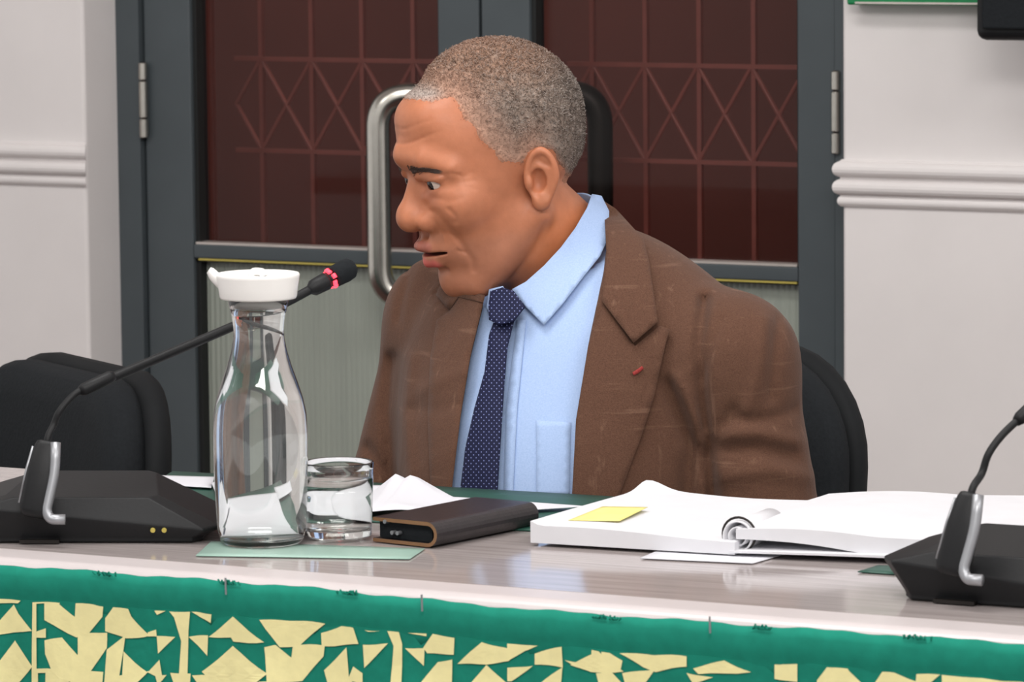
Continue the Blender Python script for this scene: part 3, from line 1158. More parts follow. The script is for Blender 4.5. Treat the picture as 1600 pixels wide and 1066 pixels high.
cr = crumple(3, .0025)
gs = lambda u, v, a, b, s, h: h * math.exp(-((u - a) ** 2 + (v - b) ** 2) / s ** 2)
tent = lambda u, v, a, b, su, sv, h: h * max(0, 1 - abs(u - a) / su) * max(0, 1 - abs(v - b) / sv)
sheet('paper_sheet', [(362, 838), (470, 838), (610, 760), (330, 757)], ZT + .0048, MT['paper'], 'loose white paper sheet behind the water carafe', 'paper', lambda u, v: cr(u, v) * .8, group='loose white papers on the table', n=30)
sheet('paper_sheet', [(200, 754), (330, 762), (335, 745), (190, 741)], ZT + .0048, MT['paper'], 'small white card lying behind the left microphone base', 'paper', group='loose white papers on the table', n=8)
cr2 = crumple(5, .003)
sheet('paper_sheet', [(530, 806), (790, 799), (916, 791), (560, 770)], ZT + .0058, MT['paper'], 'crumpled white paper with two raised peaks behind the organiser', 'paper',
      lambda u, v: cr2(u, v) * (1 - u) + max(tent(u, v, .19, .85, .12, .8, .021), tent(u, v, .26, .85, .16, .8, .021)) + gs(u, v, .35, .1, .15, .004), group='loose white papers on the table', n=60)

# leather organiser, folded over at its spine, spine end towards the camera's right
og = empty('leather_organiser', onz(700, 835))
tag(og, 'closed dark leather organiser lying between the drinking glass and the open binder', 'organiser')
A, B_, C_, D_ = onz(583, 848), onz(683, 859), onz(842, 826), onz(640, 803)
A, B_ = np.array(A), np.array(B_)
ux = B_ - A
wl = np.linalg.norm(ux)
ux /= wl
uy = np.array(C_) - B_
ll = np.linalg.norm(uy)
uy /= ll
th_ = .022
prof = [(0, 0)] + [(wl - .011 + .011 * math.sin(a), .011 - .011 * math.cos(a)) for a in np.linspace(0, PI, 12)] + [(0, th_ - .0005), (0, th_ - .0036), (wl - .011, th_ - .0034)] + \
       [(wl - .011 + .0078 * math.sin(a), .011 + .0078 * math.cos(a)) for a in np.linspace(.1, PI - .1, 8)] + [(wl - .011, .0032), (0, .0030)]
rings = []
for t_ in (0, .01, .99, 1):
    e_ = 1 if t_ in (0, 1) else 0
    rings.append([A + ux * x + uy * ll * t_ + np.array([0, 0, z + .0012]) for x, z in prof])
V, F = loft(rings)
mk('cover', V, F, [MT['leather'], MT['leather_edge']], og, midx=[1 if i >= len(F) - 2 else 0 for i in range(len(F))])
mb = MB()
q = lambda x, y, z: A + ux * x + uy * y + np.array([0, 0, z + .0012])
mb.add([q(.003, .006, .0034), q(wl - .010, .006, .0034), q(wl - .010, ll - .006, .0034), q(.003, ll - .006, .0034),
        q(.003, .006, .0178), q(wl - .010, .006, .0178), q(wl - .010, ll - .006, .0178), q(.003, ll - .006, .0178)], BF)
mb.make('inner_pad', MT['black_fabric'], og)
for x, z in ((.014, .0185), (.022, .0095), (.028, .0095)):
    V, F = tube([q(x, .004, z), q(x, -.0012, z)], .0018, 12)
    mk('stud', V, F, MT['silver'], og)

# open binder: two page blocks falling away from the curled ring spine
bn = empty('open_binder', onz(1150, 840))
tag(bn, 'open binder of white pages lying in front of the person', 'binder')


def block(name, corners, z0, hf, th, n=30):
    C4 = [onz(a, b, z0) for a, b in corners]
    G = np.zeros((n, n, 3))
    for i in range(n):
        for j in range(n):
            u_, v_ = i / (n - 1), j / (n - 1)
            G[i, j] = (C4[0] * (1 - u_) + C4[1] * u_) * (1 - v_) + (C4[3] * (1 - u_) + C4[2] * u_) * v_
    T = G.copy()
    for i in range(n):
        for j in range(n):
            T[i, j, 2] = z0 + hf(i / (n - 1), j / (n - 1))
            G[i, j, 2] = T[i, j, 2] - th(i / (n - 1), j / (n - 1))
    V, F = thick_grid(T, G)
    return mk(name, V, F, MT['pages'], bn, smooth=False)


block('left_pages', [(829, 849), (1148, 868), (1300, 806), (1010, 792)], ZT + .0026,
      lambda u, v: .0155 + .0015 * math.sin(u * 5 + v * 2) + .004 * math.exp(-(u / .03) ** 2) * (1 - v) + gs(u, v, .02, 1, .10, .008) - .003 * u,
      lambda u, v: .0150 + .0015 * math.sin(u * 5 + v * 2) + .004 * math.exp(-(u / .03) ** 2) * (1 - v) + gs(u, v, .02, 1, .10, .006) - .003 * u)
block('right_pages', [(1150, 866), (1640, 884), (1760, 800), (1295, 806)], ZT + .0026,
      lambda u, v: .0215 + .006 * math.sin(min(1, u * 2.2) * PI) * .5 + .002 * math.sin(v * 4) - .006 * u,
      lambda u, v: .0085 + .008 * min(1, u * 2.2))
block('back_cover', [(1140, 868), (1640, 888), (1764, 802), (1300, 806)], ZT + .0026, lambda u, v: .004 + .004 * u * (1 - u), lambda u, v: .002, n=8)
# curled paper roll and ring at the spine
P0, P1 = np.array(onz(1152, 866, ZT + .002)), np.array(onz(1297, 808, ZT + .002))
ax_ = (P1 - P0)
for k, (rr, dz) in enumerate(((.0135, .0150), (.0085, .0150))):
    V, F = tube([P0 + [0, 0, dz], P0 + ax_ * .35 + [0, 0, dz]], rr, 24, caps=False)
    o = mk('spine_roll', V, F, MT['pages'], bn, smooth=True)
    s_ = o.modifiers.new('solid', 'SOLIDIFY')
    s_.thickness = .0012
for t_ in (.02,):
    pts = [P0 + ax_ * t_ + np.array([.0155 * math.cos(a), 0, .0165 + .0145 * math.sin(a)]) for a in np.linspace(0, 2 * PI, 25)]
    V, F = tube(pts, .0011, 8)
    mk('ring', V, F, MT['darksteel'], bn, smooth=True)
sheet('paper_sheet', [(1000, 872), (1176, 880), (1330, 836), (1100, 830)], ZT + .0016, MT['paper'], 'loose white sheet sticking out under the open binder', 'paper', group='loose white papers on the table', n=6)
sheet('sticky_note', [(888, 813), (968, 816), (1012, 797), (942, 794)], ZT + .0194, MT['sticky'], 'pale yellow sticky note on the left page of the open binder', 'note', lambda u, v: .0016 * v + .001 * u, n=8, th=.0003)
sheet('green_slip', [(1340, 893), (1400, 897), (1400, 884), (1372, 883)], ZT + .0016, MT['green_board'], 'small dark green slip poking out beside the right microphone base', 'paper', n=4, th=.0008)

# ------------------------------------------------------------------ the seated person (smooth-blended volumes -> one skin)
def toV(p):
    p = np.asarray(p, float)
    return np.stack([p @ R0, p @ H0, p[..., 2]], -1)


def VP(px, py, d):
    return toV(at_depth(px, py, d))


CAMV = toV(CAM)


def pix(P):
    """pixel of points given as an (X, Y, Z) tuple of arrays in the camera-aligned upright frame"""
    X, Y, Z = P[0] - CAMV[0], P[1] - CAMV[1], P[2] - CAMV[2]
    f_, r_, u_ = toV(FWD), toV(CR), toV(CU)
    D = X * f_[0] + Y * f_[1] + Z * f_[2]
    return 800 + FPX * (X * r_[0] + Y * r_[1] + Z * r_[2]) / D, 533 - FPX * (X * u_[0] + Y * u_[1] + Z * u_[2]) / D


sst = lambda x, a, b: np.clip((x - a) / (b - a), 0, 1) ** 2 * (3 - 2 * np.clip((x - a) / (b - a), 0, 1))


def fold(px, py, pts, wd):
    """soft distance-based profile along a pixel polyline"""
    d = np.full(np.broadcast(px, py).shape, 1e9)
    for (xa, ya), (xb, yb) in zip(pts[:-1], pts[1:]):
        ex, ey = xb - xa, yb - ya
        t_ = np.clip(((px - xa) * ex + (py - ya) * ey) / (ex * ex + ey * ey), 0, 1)
        d = np.minimum(d, (px - xa - ex * t_) ** 2 + (py - ya - ey * t_) ** 2)
    return np.exp(-d / wd ** 2)


def smin(a, b, k):
    h = np.clip(.5 + .5 * (b - a) / k, 0, 1)
    return b * (1 - h) + a * h - k * h * (1 - h)


def smax(a, b, k):
    return -smin(-a, -b, k)


def ell(P, c, r, ax=None):
    X, Y, Z = P[0] - c[0], P[1] - c[1], P[2] - c[2]
    if ax is not None:
        X, Y, Z = [X * a[0] + Y * a[1] + Z * a[2] for a in ax]
    k0 = np.sqrt((X / r[0]) ** 2 + (Y / r[1]) ** 2 + (Z / r[2]) ** 2)
    k1 = np.sqrt((X / r[0] ** 2) ** 2 + (Y / r[1] ** 2) ** 2 + (Z / r[2] ** 2) ** 2) + 1e-9
    return k0 * (k0 - 1) / k1


def cap(P, a, b, ra, rb):
    a, b = np.asarray(a, float), np.asarray(b, float)
    d = b - a
    X, Y, Z = P[0] - a[0], P[1] - a[1], P[2] - a[2]
    t_ = np.clip((X * d[0] + Y * d[1] + Z * d[2]) / (d @ d), 0, 1)
    return np.sqrt((X - d[0] * t_) ** 2 + (Y - d[1] * t_) ** 2 + (Z - d[2] * t_) ** 2) - (ra + (rb - ra) * t_)


def nets(D, lo, h):
    """surface nets: vertices and quads of the zero set of the sampled field D"""
    S = D < 0
    n = np.array(D.shape)
    cnt = np.zeros(n - 1, np.float32)
    acc = np.zeros(tuple(n - 1) + (3,), np.float32)
    for ax in range(3):
        sl0 = [slice(None)] * 3
        sl1 = [slice(None)] * 3
        sl0[ax], sl1[ax] = slice(0, -1), slice(1, None)
        a, b = D[tuple(sl0)], D[tuple(sl1)]
        cr_ = (a < 0) != (b < 0)
        t_ = np.where(cr_, a / np.where(cr_, a - b, 1), 0)
        o1, o2 = [q for q in range(3) if q != ax]
        for i in (0, 1):
            for j in (0, 1):
                sl = [slice(None)] * 3
                sl[o1] = slice(i, n[o1] - 1 + i)
                sl[o2] = slice(j, n[o2] - 1 + j)
                c, tt = cr_[tuple(sl)], t_[tuple(sl)]
                cnt += c
                acc[..., ax] += np.where(c, tt, 0)
                acc[..., o1] += c * i
                acc[..., o2] += c * j
    act = cnt > 0
    idx = -np.ones(tuple(n - 1), np.int64)
    idx[act] = np.arange(act.sum())
    V = (np.argwhere(act) + acc[act] / cnt[act][:, None]) * h + np.asarray(lo)
    F = []
    for ax in range(3):
        o1, o2 = (ax + 1) % 3, (ax + 2) % 3
        sl0 = [slice(1, -1)] * 3
        sl1 = [slice(1, -1)] * 3
        sl0[ax], sl1[ax] = slice(0, -1), slice(1, None)
        a, b = S[tuple(sl0)], S[tuple(sl1)]
        for flip, e in ((False, a & ~b), (True, ~a & b)):
            I = np.argwhere(e)
            if not len(I):
                continue
            I[:, o1] += 1
            I[:, o2] += 1
            q = []
            for d1_, d2_ in ((0, 0), (-1, 0), (-1, -1), (0, -1)):
                J = I.copy()
                J[:, o1] += d1_
                J[:, o2] += d2_
                q.append(idx[J[:, 0], J[:, 1], J[:, 2]])
            q = np.stack(q, 1)
            q = q[(q >= 0).all(1)]
            F.append(q[:, ::-1] if flip else q)
    return V, np.concatenate(F)


def sample(fn, lo, hi, h):
    ax = [np.arange(a, b + h, h, dtype=np.float32) for a, b in zip(lo, hi)]
    P = (ax[0][:, None, None], ax[1][None, :, None], ax[2][None, None, :])
    D = np.broadcast_to(fn(P), [len(a) for a in ax]).astype(np.float32)
    return nets(D, lo, h)


def lapsmooth(V, F, it=2, lam=.5):
    E_ = np.concatenate([F[:, [0, 1]], F[:, [1, 2]], F[:, [2, 3]], F[:, [3, 0]]])
    V = V.copy()
    deg = np.bincount(E_[:, 0], minlength=len(V)) + np.bincount(E_[:, 1], minlength=len(V))
    for _ in range(it):
        A_ = np.zeros_like(V)
        for k in range(3):
            A_[:, k] = np.bincount(E_[:, 0], V[E_[:, 1], k], len(V)) + np.bincount(E_[:, 1], V[E_[:, 0], k], len(V))
        V = V + lam * (A_ / np.maximum(deg, 1)[:, None] - V)
    return V


# ---- head frame: f forward (to the face), s towards the person's left, u up, in millimetres
HT, HP = math.radians(70), math.radians(13)
HF = np.array([-math.sin(HT) * math.cos(HP), -math.cos(HT) * math.cos(HP), -math.sin(HP)])
HL = np.array([math.cos(HT), -math.sin(HT), 0])
HU = np.cross(HF, HL)
if HU[2] < 0:
    HU = -HU
HO = VP(800, 250, 4.5)


def h2v(q):
    q = np.asarray(q, float)
    return HO + (q[..., :1] * HF + q[..., 1:2] * HL + q[..., 2:3] * HU) / 1000


def v2h(p):
    d = (np.asarray(p, float) - HO) * 1000
    return np.stack([d @ HF, d @ HL, d @ HU], -1)


NECK_A, NECK_B = VP(930, 468, 4.56), VP(792, 327, 4.50)
NA_H, NB_H = v2h(NECK_A), v2h(NECK_B)
e3 = np.array([.45, .89, 0.0])
e3 /= np.linalg.norm(e3)
e2 = np.array([-.20, 0, .98])
e2 -= e3 * (e2 @ e3)
e2 /= np.linalg.norm(e2)
e1 = np.cross(e2, e3)
if e1[0] > 0:
    e1 = -e1
EAR_C = np.array([0.0, 75.0, -12.5])
EYE_C = np.array([87.0, 33.0, 4.0])


def ear(P):
    X, Y, Z = P[0] - EAR_C[0], P[1] - EAR_C[1], P[2] - EAR_C[2]
    x, y, z = [X * a[0] + Y * a[1] + Z * a[2] for a in (e1, e2, e3)]
    Q = (x, y, z)
    taper = 1 - .010 * np.clip(-y, 0, 30)
    plate = ell((x / taper, y, z + 1), (0, 0, 0), (16, 28, 4.5))
    d = smin(plate, ell(Q, (-2, 0, -9), (10, 20, 10)), 6)
    k = np.sqrt((x / (14 * taper)) ** 2 + (y / 26) ** 2)
    rr = np.sqrt(x * x + y * y) / np.maximum(k, .05)
    dr = (k - 1) * np.minimum(rr, 24)
    ring = np.sqrt(dr ** 2 + (z - 1.5) ** 2) - (3.5 + .4 * np.clip(y / 26, -1, 1))
    d = smin(d, ring, 2.5)
    x2, y2 = x - 1.5, y + 1
    k2 = np.sqrt((x2 / 8.5) ** 2 + (y2 / 16) ** 2)
    dr2 = (k2 - 1) * np.minimum(np.sqrt(x2 * x2 + y2 * y2) / np.maximum(k2, .05), 14)
    anti = np.sqrt(dr2 ** 2 + (z - .5) ** 2) - 2.6
    d = smin(d, np.where(x2 > -4, anti, 9), 3)
    d = smax(d, -ell(Q, (-3, -3, 3), (8, 12, 8)), 2)
    d = smax(d, -cap(Q, (-2, 17, 4), (7, 12, 4), 2.6, 2.2), 2)
    d = smin(d, ell(Q, (-1, -24, 1.5), (9, 8.5, 4.2)), 4)
    d = smin(d, ell(Q, (-12, -5, 2), (4, 7, 5)), 3)
    return d


def lips(P):
    S = np.abs(P[1])
    Q = (P[0], S, P[2])
    up = smin(cap(Q, (111.5, 3, -57.2), (106, 13, -58.4), 5.2, 5.0), cap(Q, (106, 13, -58.4), (83, 30, -66.5), 5.2, 2.6), 3)
    lo = smin(cap(Q, (105.5, 0, -74), (100.5, 12, -73.5), 6.8, 6.2), cap(Q, (100.5, 12, -74), (82.5, 29, -68.5), 6.2, 2.8), 3)
    return up, lo


def head(P, ears=True, detail=True):
    S = np.abs(P[1])
    Q = (P[0], S, P[2])
    d = ell(P, (9, 0, 33), (85, 72, 83))
    d = smin(d, ell(P, (55, 0, 38), (52, 54, 43)), 18)
    d = smin(d, ell(P, (78, 0, 64), (25, 42, 23)), 16)
    d = smin(d, ell(P, (50, 0, -18), (56, 60, 72)), 22)
    d = smin(d, ell(Q, (72, 38, -22), (27, 25, 26)), 14)
    d = smin(d, ell(Q, (72, 27, -28), (23, 22, 24)), 10)
    d = smin(d, ell(P, (48, 0, -72), (46, 54, 46)), 16)
    d = smin(d, ell(P, (82, 0, -99), (17, 24, 19)), 13)
    d = smin(d, cap(Q, (6, 55, -50), (70, 26, -104), 15, 14), 12)
    d = smin(d, cap(Q, NB_H * np.array([1, 0, 1]), NA_H * np.array([1, 0, 1]), 60, 65), 14) if not detail else \
        smin(d, cap(P, NB_H, NA_H, 58, 65), 8)
    if not detail:
        return d
    d = smin(d, smin(cap(Q, (107, 0, 33), (98, 32, 28), 9.5, 7.5), cap(Q, (98, 32, 28), (80, 50, 16), 7.5, 6), 4), 14)
    d = smin(d, ell(P, (86, 0, -62), (25, 31, 24)), 12)
    # eye sockets, balls and lids
    d = smax(d, -ell(Q, (114, 32, 3), (20, 19, 11)), 8)
    lid = ell(Q, EYE_C, (14.3, 14.3, 14.3))
    d = smin(d, lid, 5)
    d = smin(d, cap(Q, (103, 18, 13), (92, 46, 10), 4.6, 4.6), 5)
    d = smin(d, cap(Q, (100, 21, -9), (90, 44, -7), 4.4, 4.2), 4)
    d = smax(d, -ell(Q, (98, 36.5, 2.6), (10, 11.5, 4.3)), 1.4)
    # nose
    d = smax(d, -ell(P, (118, 0, 9), (14, 15, 7)), 8)
    n_ = cap(P, (98, 0, 11), (111, 0, -20), 6.5, 11.5)
    n_ = smin(n_, cap(Q, (94, 8, 8), (100, 12, -22), 6, 8), 10)
    n_ = smin(n_, ell(P, (113.5, 0, -28), (15, 17, 14.5)), 8)
    n_ = smin(n_, ell(Q, (100, 18.5, -33), (15, 11, 11)), 4)
    d = smin(d, n_, 6)
    d = smax(d, -ell(Q, (108, 9, -46), (7, 4.5, 7)), 3)
    d = smax(d, -cap(P, (119, 0, -45), (117, 0, -53), 2, 2), 4)
    up, lo = lips(P)
    d = smin(d, smin(up, lo, 1.0), 3.5)
    d = smax(d, -ell(Q, (97, 0, -65.8), (23, 29, 2.4)), 1.5)
    d = smax(d, -cap(Q, (103, 0, -85), (97, 14, -84), 2.5, 2), 7)
    cr_ = lambda pts, wd: fold(P[0], P[2], pts, wd)
    out_ = sst(S, 16, 26)
    nl = [(100, -22), (93, -40), (82, -60), (76, -78), (76, -88)]
    d = d + out_ * 1.5 * cr_(nl, 2.5)
    d = d + sst(S, 12, 18) * 1.1 * cr_([(92, -21), (87.5, -29), (88, -35)], 1.8)
    d = d + out_ * (1.0 * cr_([(86, -66), (80, -69)], 1.8) + .4 * cr_([(99, -9), (90, -14), (80, -13)], 2.4) - .5 * cr_([(98, -4), (86, -6)], 3.5))
    d = d + out_ * .32 * (cr_([(74, 5), (62, 9)], 1.3) + cr_([(74, 1), (62, 0)], 1.3) + cr_([(73, -3), (63, -9)], 1.3))
    d = d + out_ * .8 * cr_([(98, 11.5), (82, 12.5), (74, 8)], 1.5)
    fm = sst(P[0], 62, 88)
    d = d + fm * (.7 * np.exp(-((P[2] - 46 - .10 * S + 2 * np.sin(S * .09)) / 1.5) ** 2) + .45 * np.exp(-((P[2] - 60 - .08 * S + 1.5 * np.sin(S * .11)) / 1.5) ** 2)) * (1 - sst(S, 38, 52))
    d = d + 1.2 * cr_([(40, -106), (15, -80), (4, -58)], 4.0) * sst(S, 20, 40)
    if ears:
        d = smin(d, ear(Q), 4)
    return d


HEADV, HEADF = sample(head, (-96, -104, -165), (140, 104, 128), 1.5)
HEADV = lapsmooth(HEADV, HEADF, 1, .35)

# ---- body in the camera-aligned upright frame, metres
TF = np.array([-math.sin(math.radians(30)), -math.cos(math.radians(30)), 0])
TL = np.array([math.cos(math.radians(30)), -math.sin(math.radians(30)), 0])
TAX = (TL, TF, np.array([0, 0, 1.]))
SHL, SHR = VP(1140, 566, 4.44), VP(702, 500, 4.63)
ELL_, ELR = VP(1213, 955, 4.42), VP(598, 900, 4.64)
NB = VP(915, 508, 4.56)
CH, BE, UP_ = VP(900, 640, 4.54), VP(885, 820, 4.53), VP(905, 575, 4.54)
HIPS = np.array([BE[0], BE[1] + .02, .50])


def torso(P):
    d = ell(P, CH, (.160, .112, .165), TAX)
    d = smin(d, ell(P, BE, (.158, .150, .19), TAX), .06)
    d = smin(d, ell(P, UP_, (.155, .098, .115), TAX), .05)
    d = smin(d, cap(P, NB, SHL, .040, .046), .04)
    d = smin(d, cap(P, NB, SHR, .040, .044), .04)
    d = smin(d, ell(P, HIPS, (.165, .13, .11), TAX), .05)
    return d


RC = VP(846, 383, 4.535)
RN = (NECK_B - NECK_A) / np.linalg.norm(NECK_B - NECK_A)


def ringp(P, off=0.0, rad=.100):
    """positive above the plane of the neckline, near the neck only"""
    h = (P[0] - RC[0]) * RN[0] + (P[1] - RC[1]) * RN[1] + (P[2] - RC[2]) * RN[2]
    r2 = (P[0] - RC[0]) ** 2 + (P[1] - RC[1]) ** 2 + (P[2] - RC[2]) ** 2 - h * h
    return np.minimum(h + off, rad - np.sqrt(np.maximum(r2, 0)))


def neck(P):
    return cap(P, NECK_A, NECK_B, .0645, .059)


HANDS = []
for s_, E_ in ((1, ELL_), (-1, ELR)):
    wr_ = E_ + TF * .22 - TL * s_ * .06
    wr_[2] = .625
    HANDS.append((s_, E_, wr_))


def arms(P):
    d = smin(cap(P, SHL, ELL_, .048, .042), cap(P, SHR, ELR, .046, .042), .02)
    for s_, E_, wr_ in HANDS:
        d = smin(d, cap(P, E_, wr_, .041, .027), .02)
    return d


def hands(P):
    d = None
    for s_, E_, wr_ in HANDS:
        k = TF - TL * s_ * .25
        k = k / np.linalg.norm(k)
        side = np.cross(k, [0, 0, 1.]) * s_
        a = wr_ + k * .05
        q = ell(P, a, (.043, .055, .016), (side, k, np.array([0, 0, 1.])))
        d = q if d is None else np.minimum(d, q)
        for i, ln in enumerate((.070, .078, .073, .058)):
            b = a + k * .042 + side * (.031 - .0205 * i)
            m_ = b + k * ln * .55 + np.array([0, 0, .004])
            d = smin(d, cap(P, b, m_, .0098, .0088), .006)
            d = smin(d, cap(P, m_, m_ + k * ln * .45 - np.array([0, 0, .014]), .0088, .0075), .004)
        b = wr_ + k * .03 + side * .03
        d = smin(d, cap(P, b, b + side * .028 + k * .035 - np.array([0, 0, .006]), .013, .0095), .008)
    return d


TBL = np.array([-math.sin(YAW), -math.cos(YAW), 0])       # straight at the table
LEGS = []
for s_ in (1, -1):
    hp = HIPS + TL * s_ * .085 + np.array([0, 0, -.01])
    kn = hp + TBL * .40 + TL * s_ * .04 + np.array([0, 0, .005])
    an = kn + TBL * .02 + np.array([0, 0, .085 - kn[2]])
    LEGS.append((hp, kn, an))


def legs(P):
    d = None
    for hp, kn, an in LEGS:
        q = smin(cap(P, hp, kn, .078, .056), cap(P, kn, an, .054, .036), .03)
        q = smin(q, ell(P, kn - TBL * .02 + (an - kn) * .35, (.05, .05, .10)), .03)
        d = q if d is None else smin(d, q, .02)
    return d


def feet(P, g=0):
    d = None
    for hp, kn, an in LEGS:
        a = an + np.array([0, 0, -.045])
        q = smin(cap(P, a - TBL * .03, a + TBL * .14, .035 + g, .03 + g), ell(P, a + TBL * .15, (.042 + g, .06 + g, .03 + g)), .02)
        d = q if d is None else np.minimum(d, q)
    return smax(d, .004 - g - P[2], .004)


def body(P):
    d = smin(torso(P), arms(P), .03)
    d = smin(d, neck(P) + .002, .03)
    d = smin(d, hands(P), .012)
    d = smin(d, legs(P), .04)
    d = smin(d, feet(P), .02)
    return np.maximum(d, ringp(P, .02, .12))


BX = (BE[0] - .36, BE[1] - .62, -.002)
BODYV, BODYF = sample(body, BX, (BE[0] + .36, BE[1] + .26, 1.03), .0068)
ROOT = np.array([BE[0], BE[1], 0.0])
# cut the coarse neck stump where the fine head mesh takes over
hv = h2v(HEADV)
allV = np.concatenate([hv, BODYV]) - ROOT
allF = np.concatenate([HEADF, BODYF + len(hv)])
pw = R0 * ROOT[0] + H0 * ROOT[1]
me = bpy.data.meshes.new('person')
me.from_pydata(allV.tolist(), [], allF.tolist())
me.polygons.foreach_set('use_smooth', [True] * len(me.polygons))
me.materials.append(MT['skin'])
person = bpy.data.objects.new('person', me)
COL.objects.link(person)
person.location = pw
person.rotation_euler = (0, 0, YAW)
tag(person, 'seated person in brown linen jacket, light blue shirt and dotted navy tie, speaking', 'person')
# skin tints that belong to the skin: lips, shaved beard, ears
base_c = np.array(srgb(180, 114, 82)[:3])
tint = np.tile(np.append(base_c, 1), (len(allV), 1))
Q = HEADV
SS = np.abs(Q[:, 1])
PT = (Q[:, 0], Q[:, 1], Q[:, 2])


def blend(mask, c):
    c = np.array(srgb(*c)[:3])
    mk_ = np.clip(mask, 0, 1)[:, None]
    tint[:len(Q), :3] = tint[:len(Q), :3] * (1 - mk_) + c * mk_


beard = sst(-Q[:, 2], 48, 66) * sst(Q[:, 0], 0, 40) * (1 - sst(-Q[:, 2], 108, 122))
must = np.exp(-((Q[:, 2] + 50) / 6) ** 2) * (Q[:, 0] > 85) * (SS < 30)
blend(.30 * beard, (140, 100, 84))
blend(.28 * must, (120, 88, 76))
blend(.85 * sst(-np.array(v2h(h2v(Q)))[:, 2] * 0 - (cap(PT, NB_H, NA_H, 60, 65)), -3, 2) * sst(-Q[:, 0], -45, 10) * sst(-Q[:, 2], 40, 75), (188, 112, 70))
upl, lol = lips(PT)
blend(.7 * sst(-upl, -1.4, .4), (160, 92, 84))
blend(.85 * sst(-lol, -1.4, .4), (200, 94, 92))
inm = ell((Q[:, 0], SS, Q[:, 2]), (97, 0, -65.8), (23, 29, 2.4))
blend(.8 * sst(-inm, -.9, .2) * (Q[:, 0] < 104), (88, 36, 34))
bag = np.exp(-(((Q[:, 0] - 97) / 12) ** 2 + ((SS - 30) / 15) ** 2 + ((Q[:, 2] + 7) / 7) ** 2))
blend(.30 * bag, (160, 92, 74))
lidm = np.exp(-(((SS - 31) / 14) ** 2 + ((Q[:, 2] - 9) / 5) ** 2)) * (Q[:, 0] > 85)
blend(.30 * lidm, (140, 84, 66))
ca_ = me.color_attributes.new('tint', 'FLOAT_COLOR', 'POINT')
ca_.data.foreach_set('color', tint.astype(np.float32).ravel())


def pchild(name, V, F, mat, parent=person, smooth=True, uv=None, midx=None):
    return mk(name, np.asarray(V) - ROOT, F, mat, parent, smooth=smooth, world=False, uv=uv, midx=midx)


# eyes, looking ahead and down a little
for s_ in (1, -1):
    c = EYE_C * np.array([1, s_, 1])
    g_ = np.array([.985, .06 * s_, -.16])
    g_ /= np.linalg.norm(g_)
    a1 = np.cross(g_, [0, 0, 1.])
    a1 /= np.linalg.norm(a1)
    a2 = np.cross(g_, a1)
    V, F, mi = [], [], []
    NR, NS = 18, 28
    for i in range(NR + 1):
        th = PI * i / NR
        rr = 12.9 + (.5 if th < .42 else 0)
        for j in range(NS):
            ph = 2 * PI * j / NS
            V.append(c + rr * (math.cos(th) * g_ + math.sin(th) * (math.cos(ph) * a1 + math.sin(ph) * a2)))
    for i in range(NR):
        for j in range(NS):
            F.append((i * NS + j, i * NS + (j + 1) % NS, (i + 1) * NS + (j + 1) % NS, (i + 1) * NS + j))
            mi.append(0 if PI * (i + .5) / NR > .46 else 1)
    pchild('eye', h2v(np.array(V)), F, [MT['eye_white'], MT['iris']], midx=mi)
# upper teeth just showing
V, F = [], []
for k in range(6):
    y0 = -12.6 + 4.2 * k
    for (x, z) in ((99, -60), (99, -65)):
        pass
    m = np.array(boxv(y0, y0 + 4.0, 96, 100 - .018 * (y0 + 2) ** 2, -66, -58))[:, [1, 0, 2]]
    n0 = len(V)
    V += m.tolist()
    F += [tuple(i + n0 for i in f[::-1]) for f in BF]
pchild('upper_teeth', h2v(np.array(V)), F, MT['tooth'], smooth=False)

# ---- hair: cropped shell that thins out at the hairline
HLINE = [(100, 82), (78, 80), (62, 79), (57, 56), (47, 30), (33, 8), (17, 2), (8, 5), (-6, 13), (-18, 7), (-26, -8), (-36, -24), (-62, -36), (-110, -40), (-110, 150), (110, 150)]


def polysd(x, y, poly):
    """signed distance to a polygon, positive inside"""
    d = np.full(np.broadcast(x, y).shape, 1e9, np.float32)
    ins = np.zeros(d.shape, bool)
    n = len(poly)
    for i in range(n):
        (xa, ya), (xb, yb) = poly[i], poly[(i + 1) % n]
        ex, ey = xb - xa, yb - ya
        t_ = np.clip(((x - xa) * ex + (y - ya) * ey) / (ex * ex + ey * ey), 0, 1)
        d = np.minimum(d, (x - xa - ex * t_) ** 2 + (y - ya - ey * t_) ** 2)
        if ya != yb:
            ins ^= ((ya > y) != (yb > y)) & (x < ex * (y - ya) / (yb - ya) + xa)
    return np.where(ins, 1, -1) * np.sqrt(d)


def hairf(P):
    d = head(P, ears=False, detail=False)
    wob = 1.6 * np.sin(P[0] * .13 + P[2] * .21) + .5 * np.sin(P[0] * .61 - P[1] * .45)
    hl = polysd(P[0], P[2], HLINE)
    # the front hairline bows back towards the temples
    hl = np.minimum(hl, 200) + wob
    t_ = -2.4 + 3.0 * sst(hl, -6, 6) + 6.0 * sst(hl, 3, 30) * (.35 + .65 * sst(P[2], 10, 75)) * (1 - .35 * sst(P[0], 35, 75))
    t_ = t_ - 9.0 * sst(-hl, 5, 12)
    curl = .7 * np.sin(P[0] * 1.05 + 2 * np.sin(P[2] * .5)) * np.sin(P[1] * .95 + 2 * np.sin(P[0] * .4)) * np.sin(P[2] * 1.0 + 1.5 * np.sin(P[1] * .5))
    return d - t_ - curl * sst(hl, 8, 26)


V, F = sample(hairf, (-98, -92, -62), (128, 92, 136), 1.6)
keep = head((V[:, 0], V[:, 1], V[:, 2]), ears=False, detail=False)
good = keep > -3.0
F = F[good[F].all(1)]
used_ = np.unique(F)
rm = -np.ones(len(V), int)
rm[used_] = np.arange(len(used_))
V = V[used_] + RNG.normal(0, .18, (len(used_), 3))
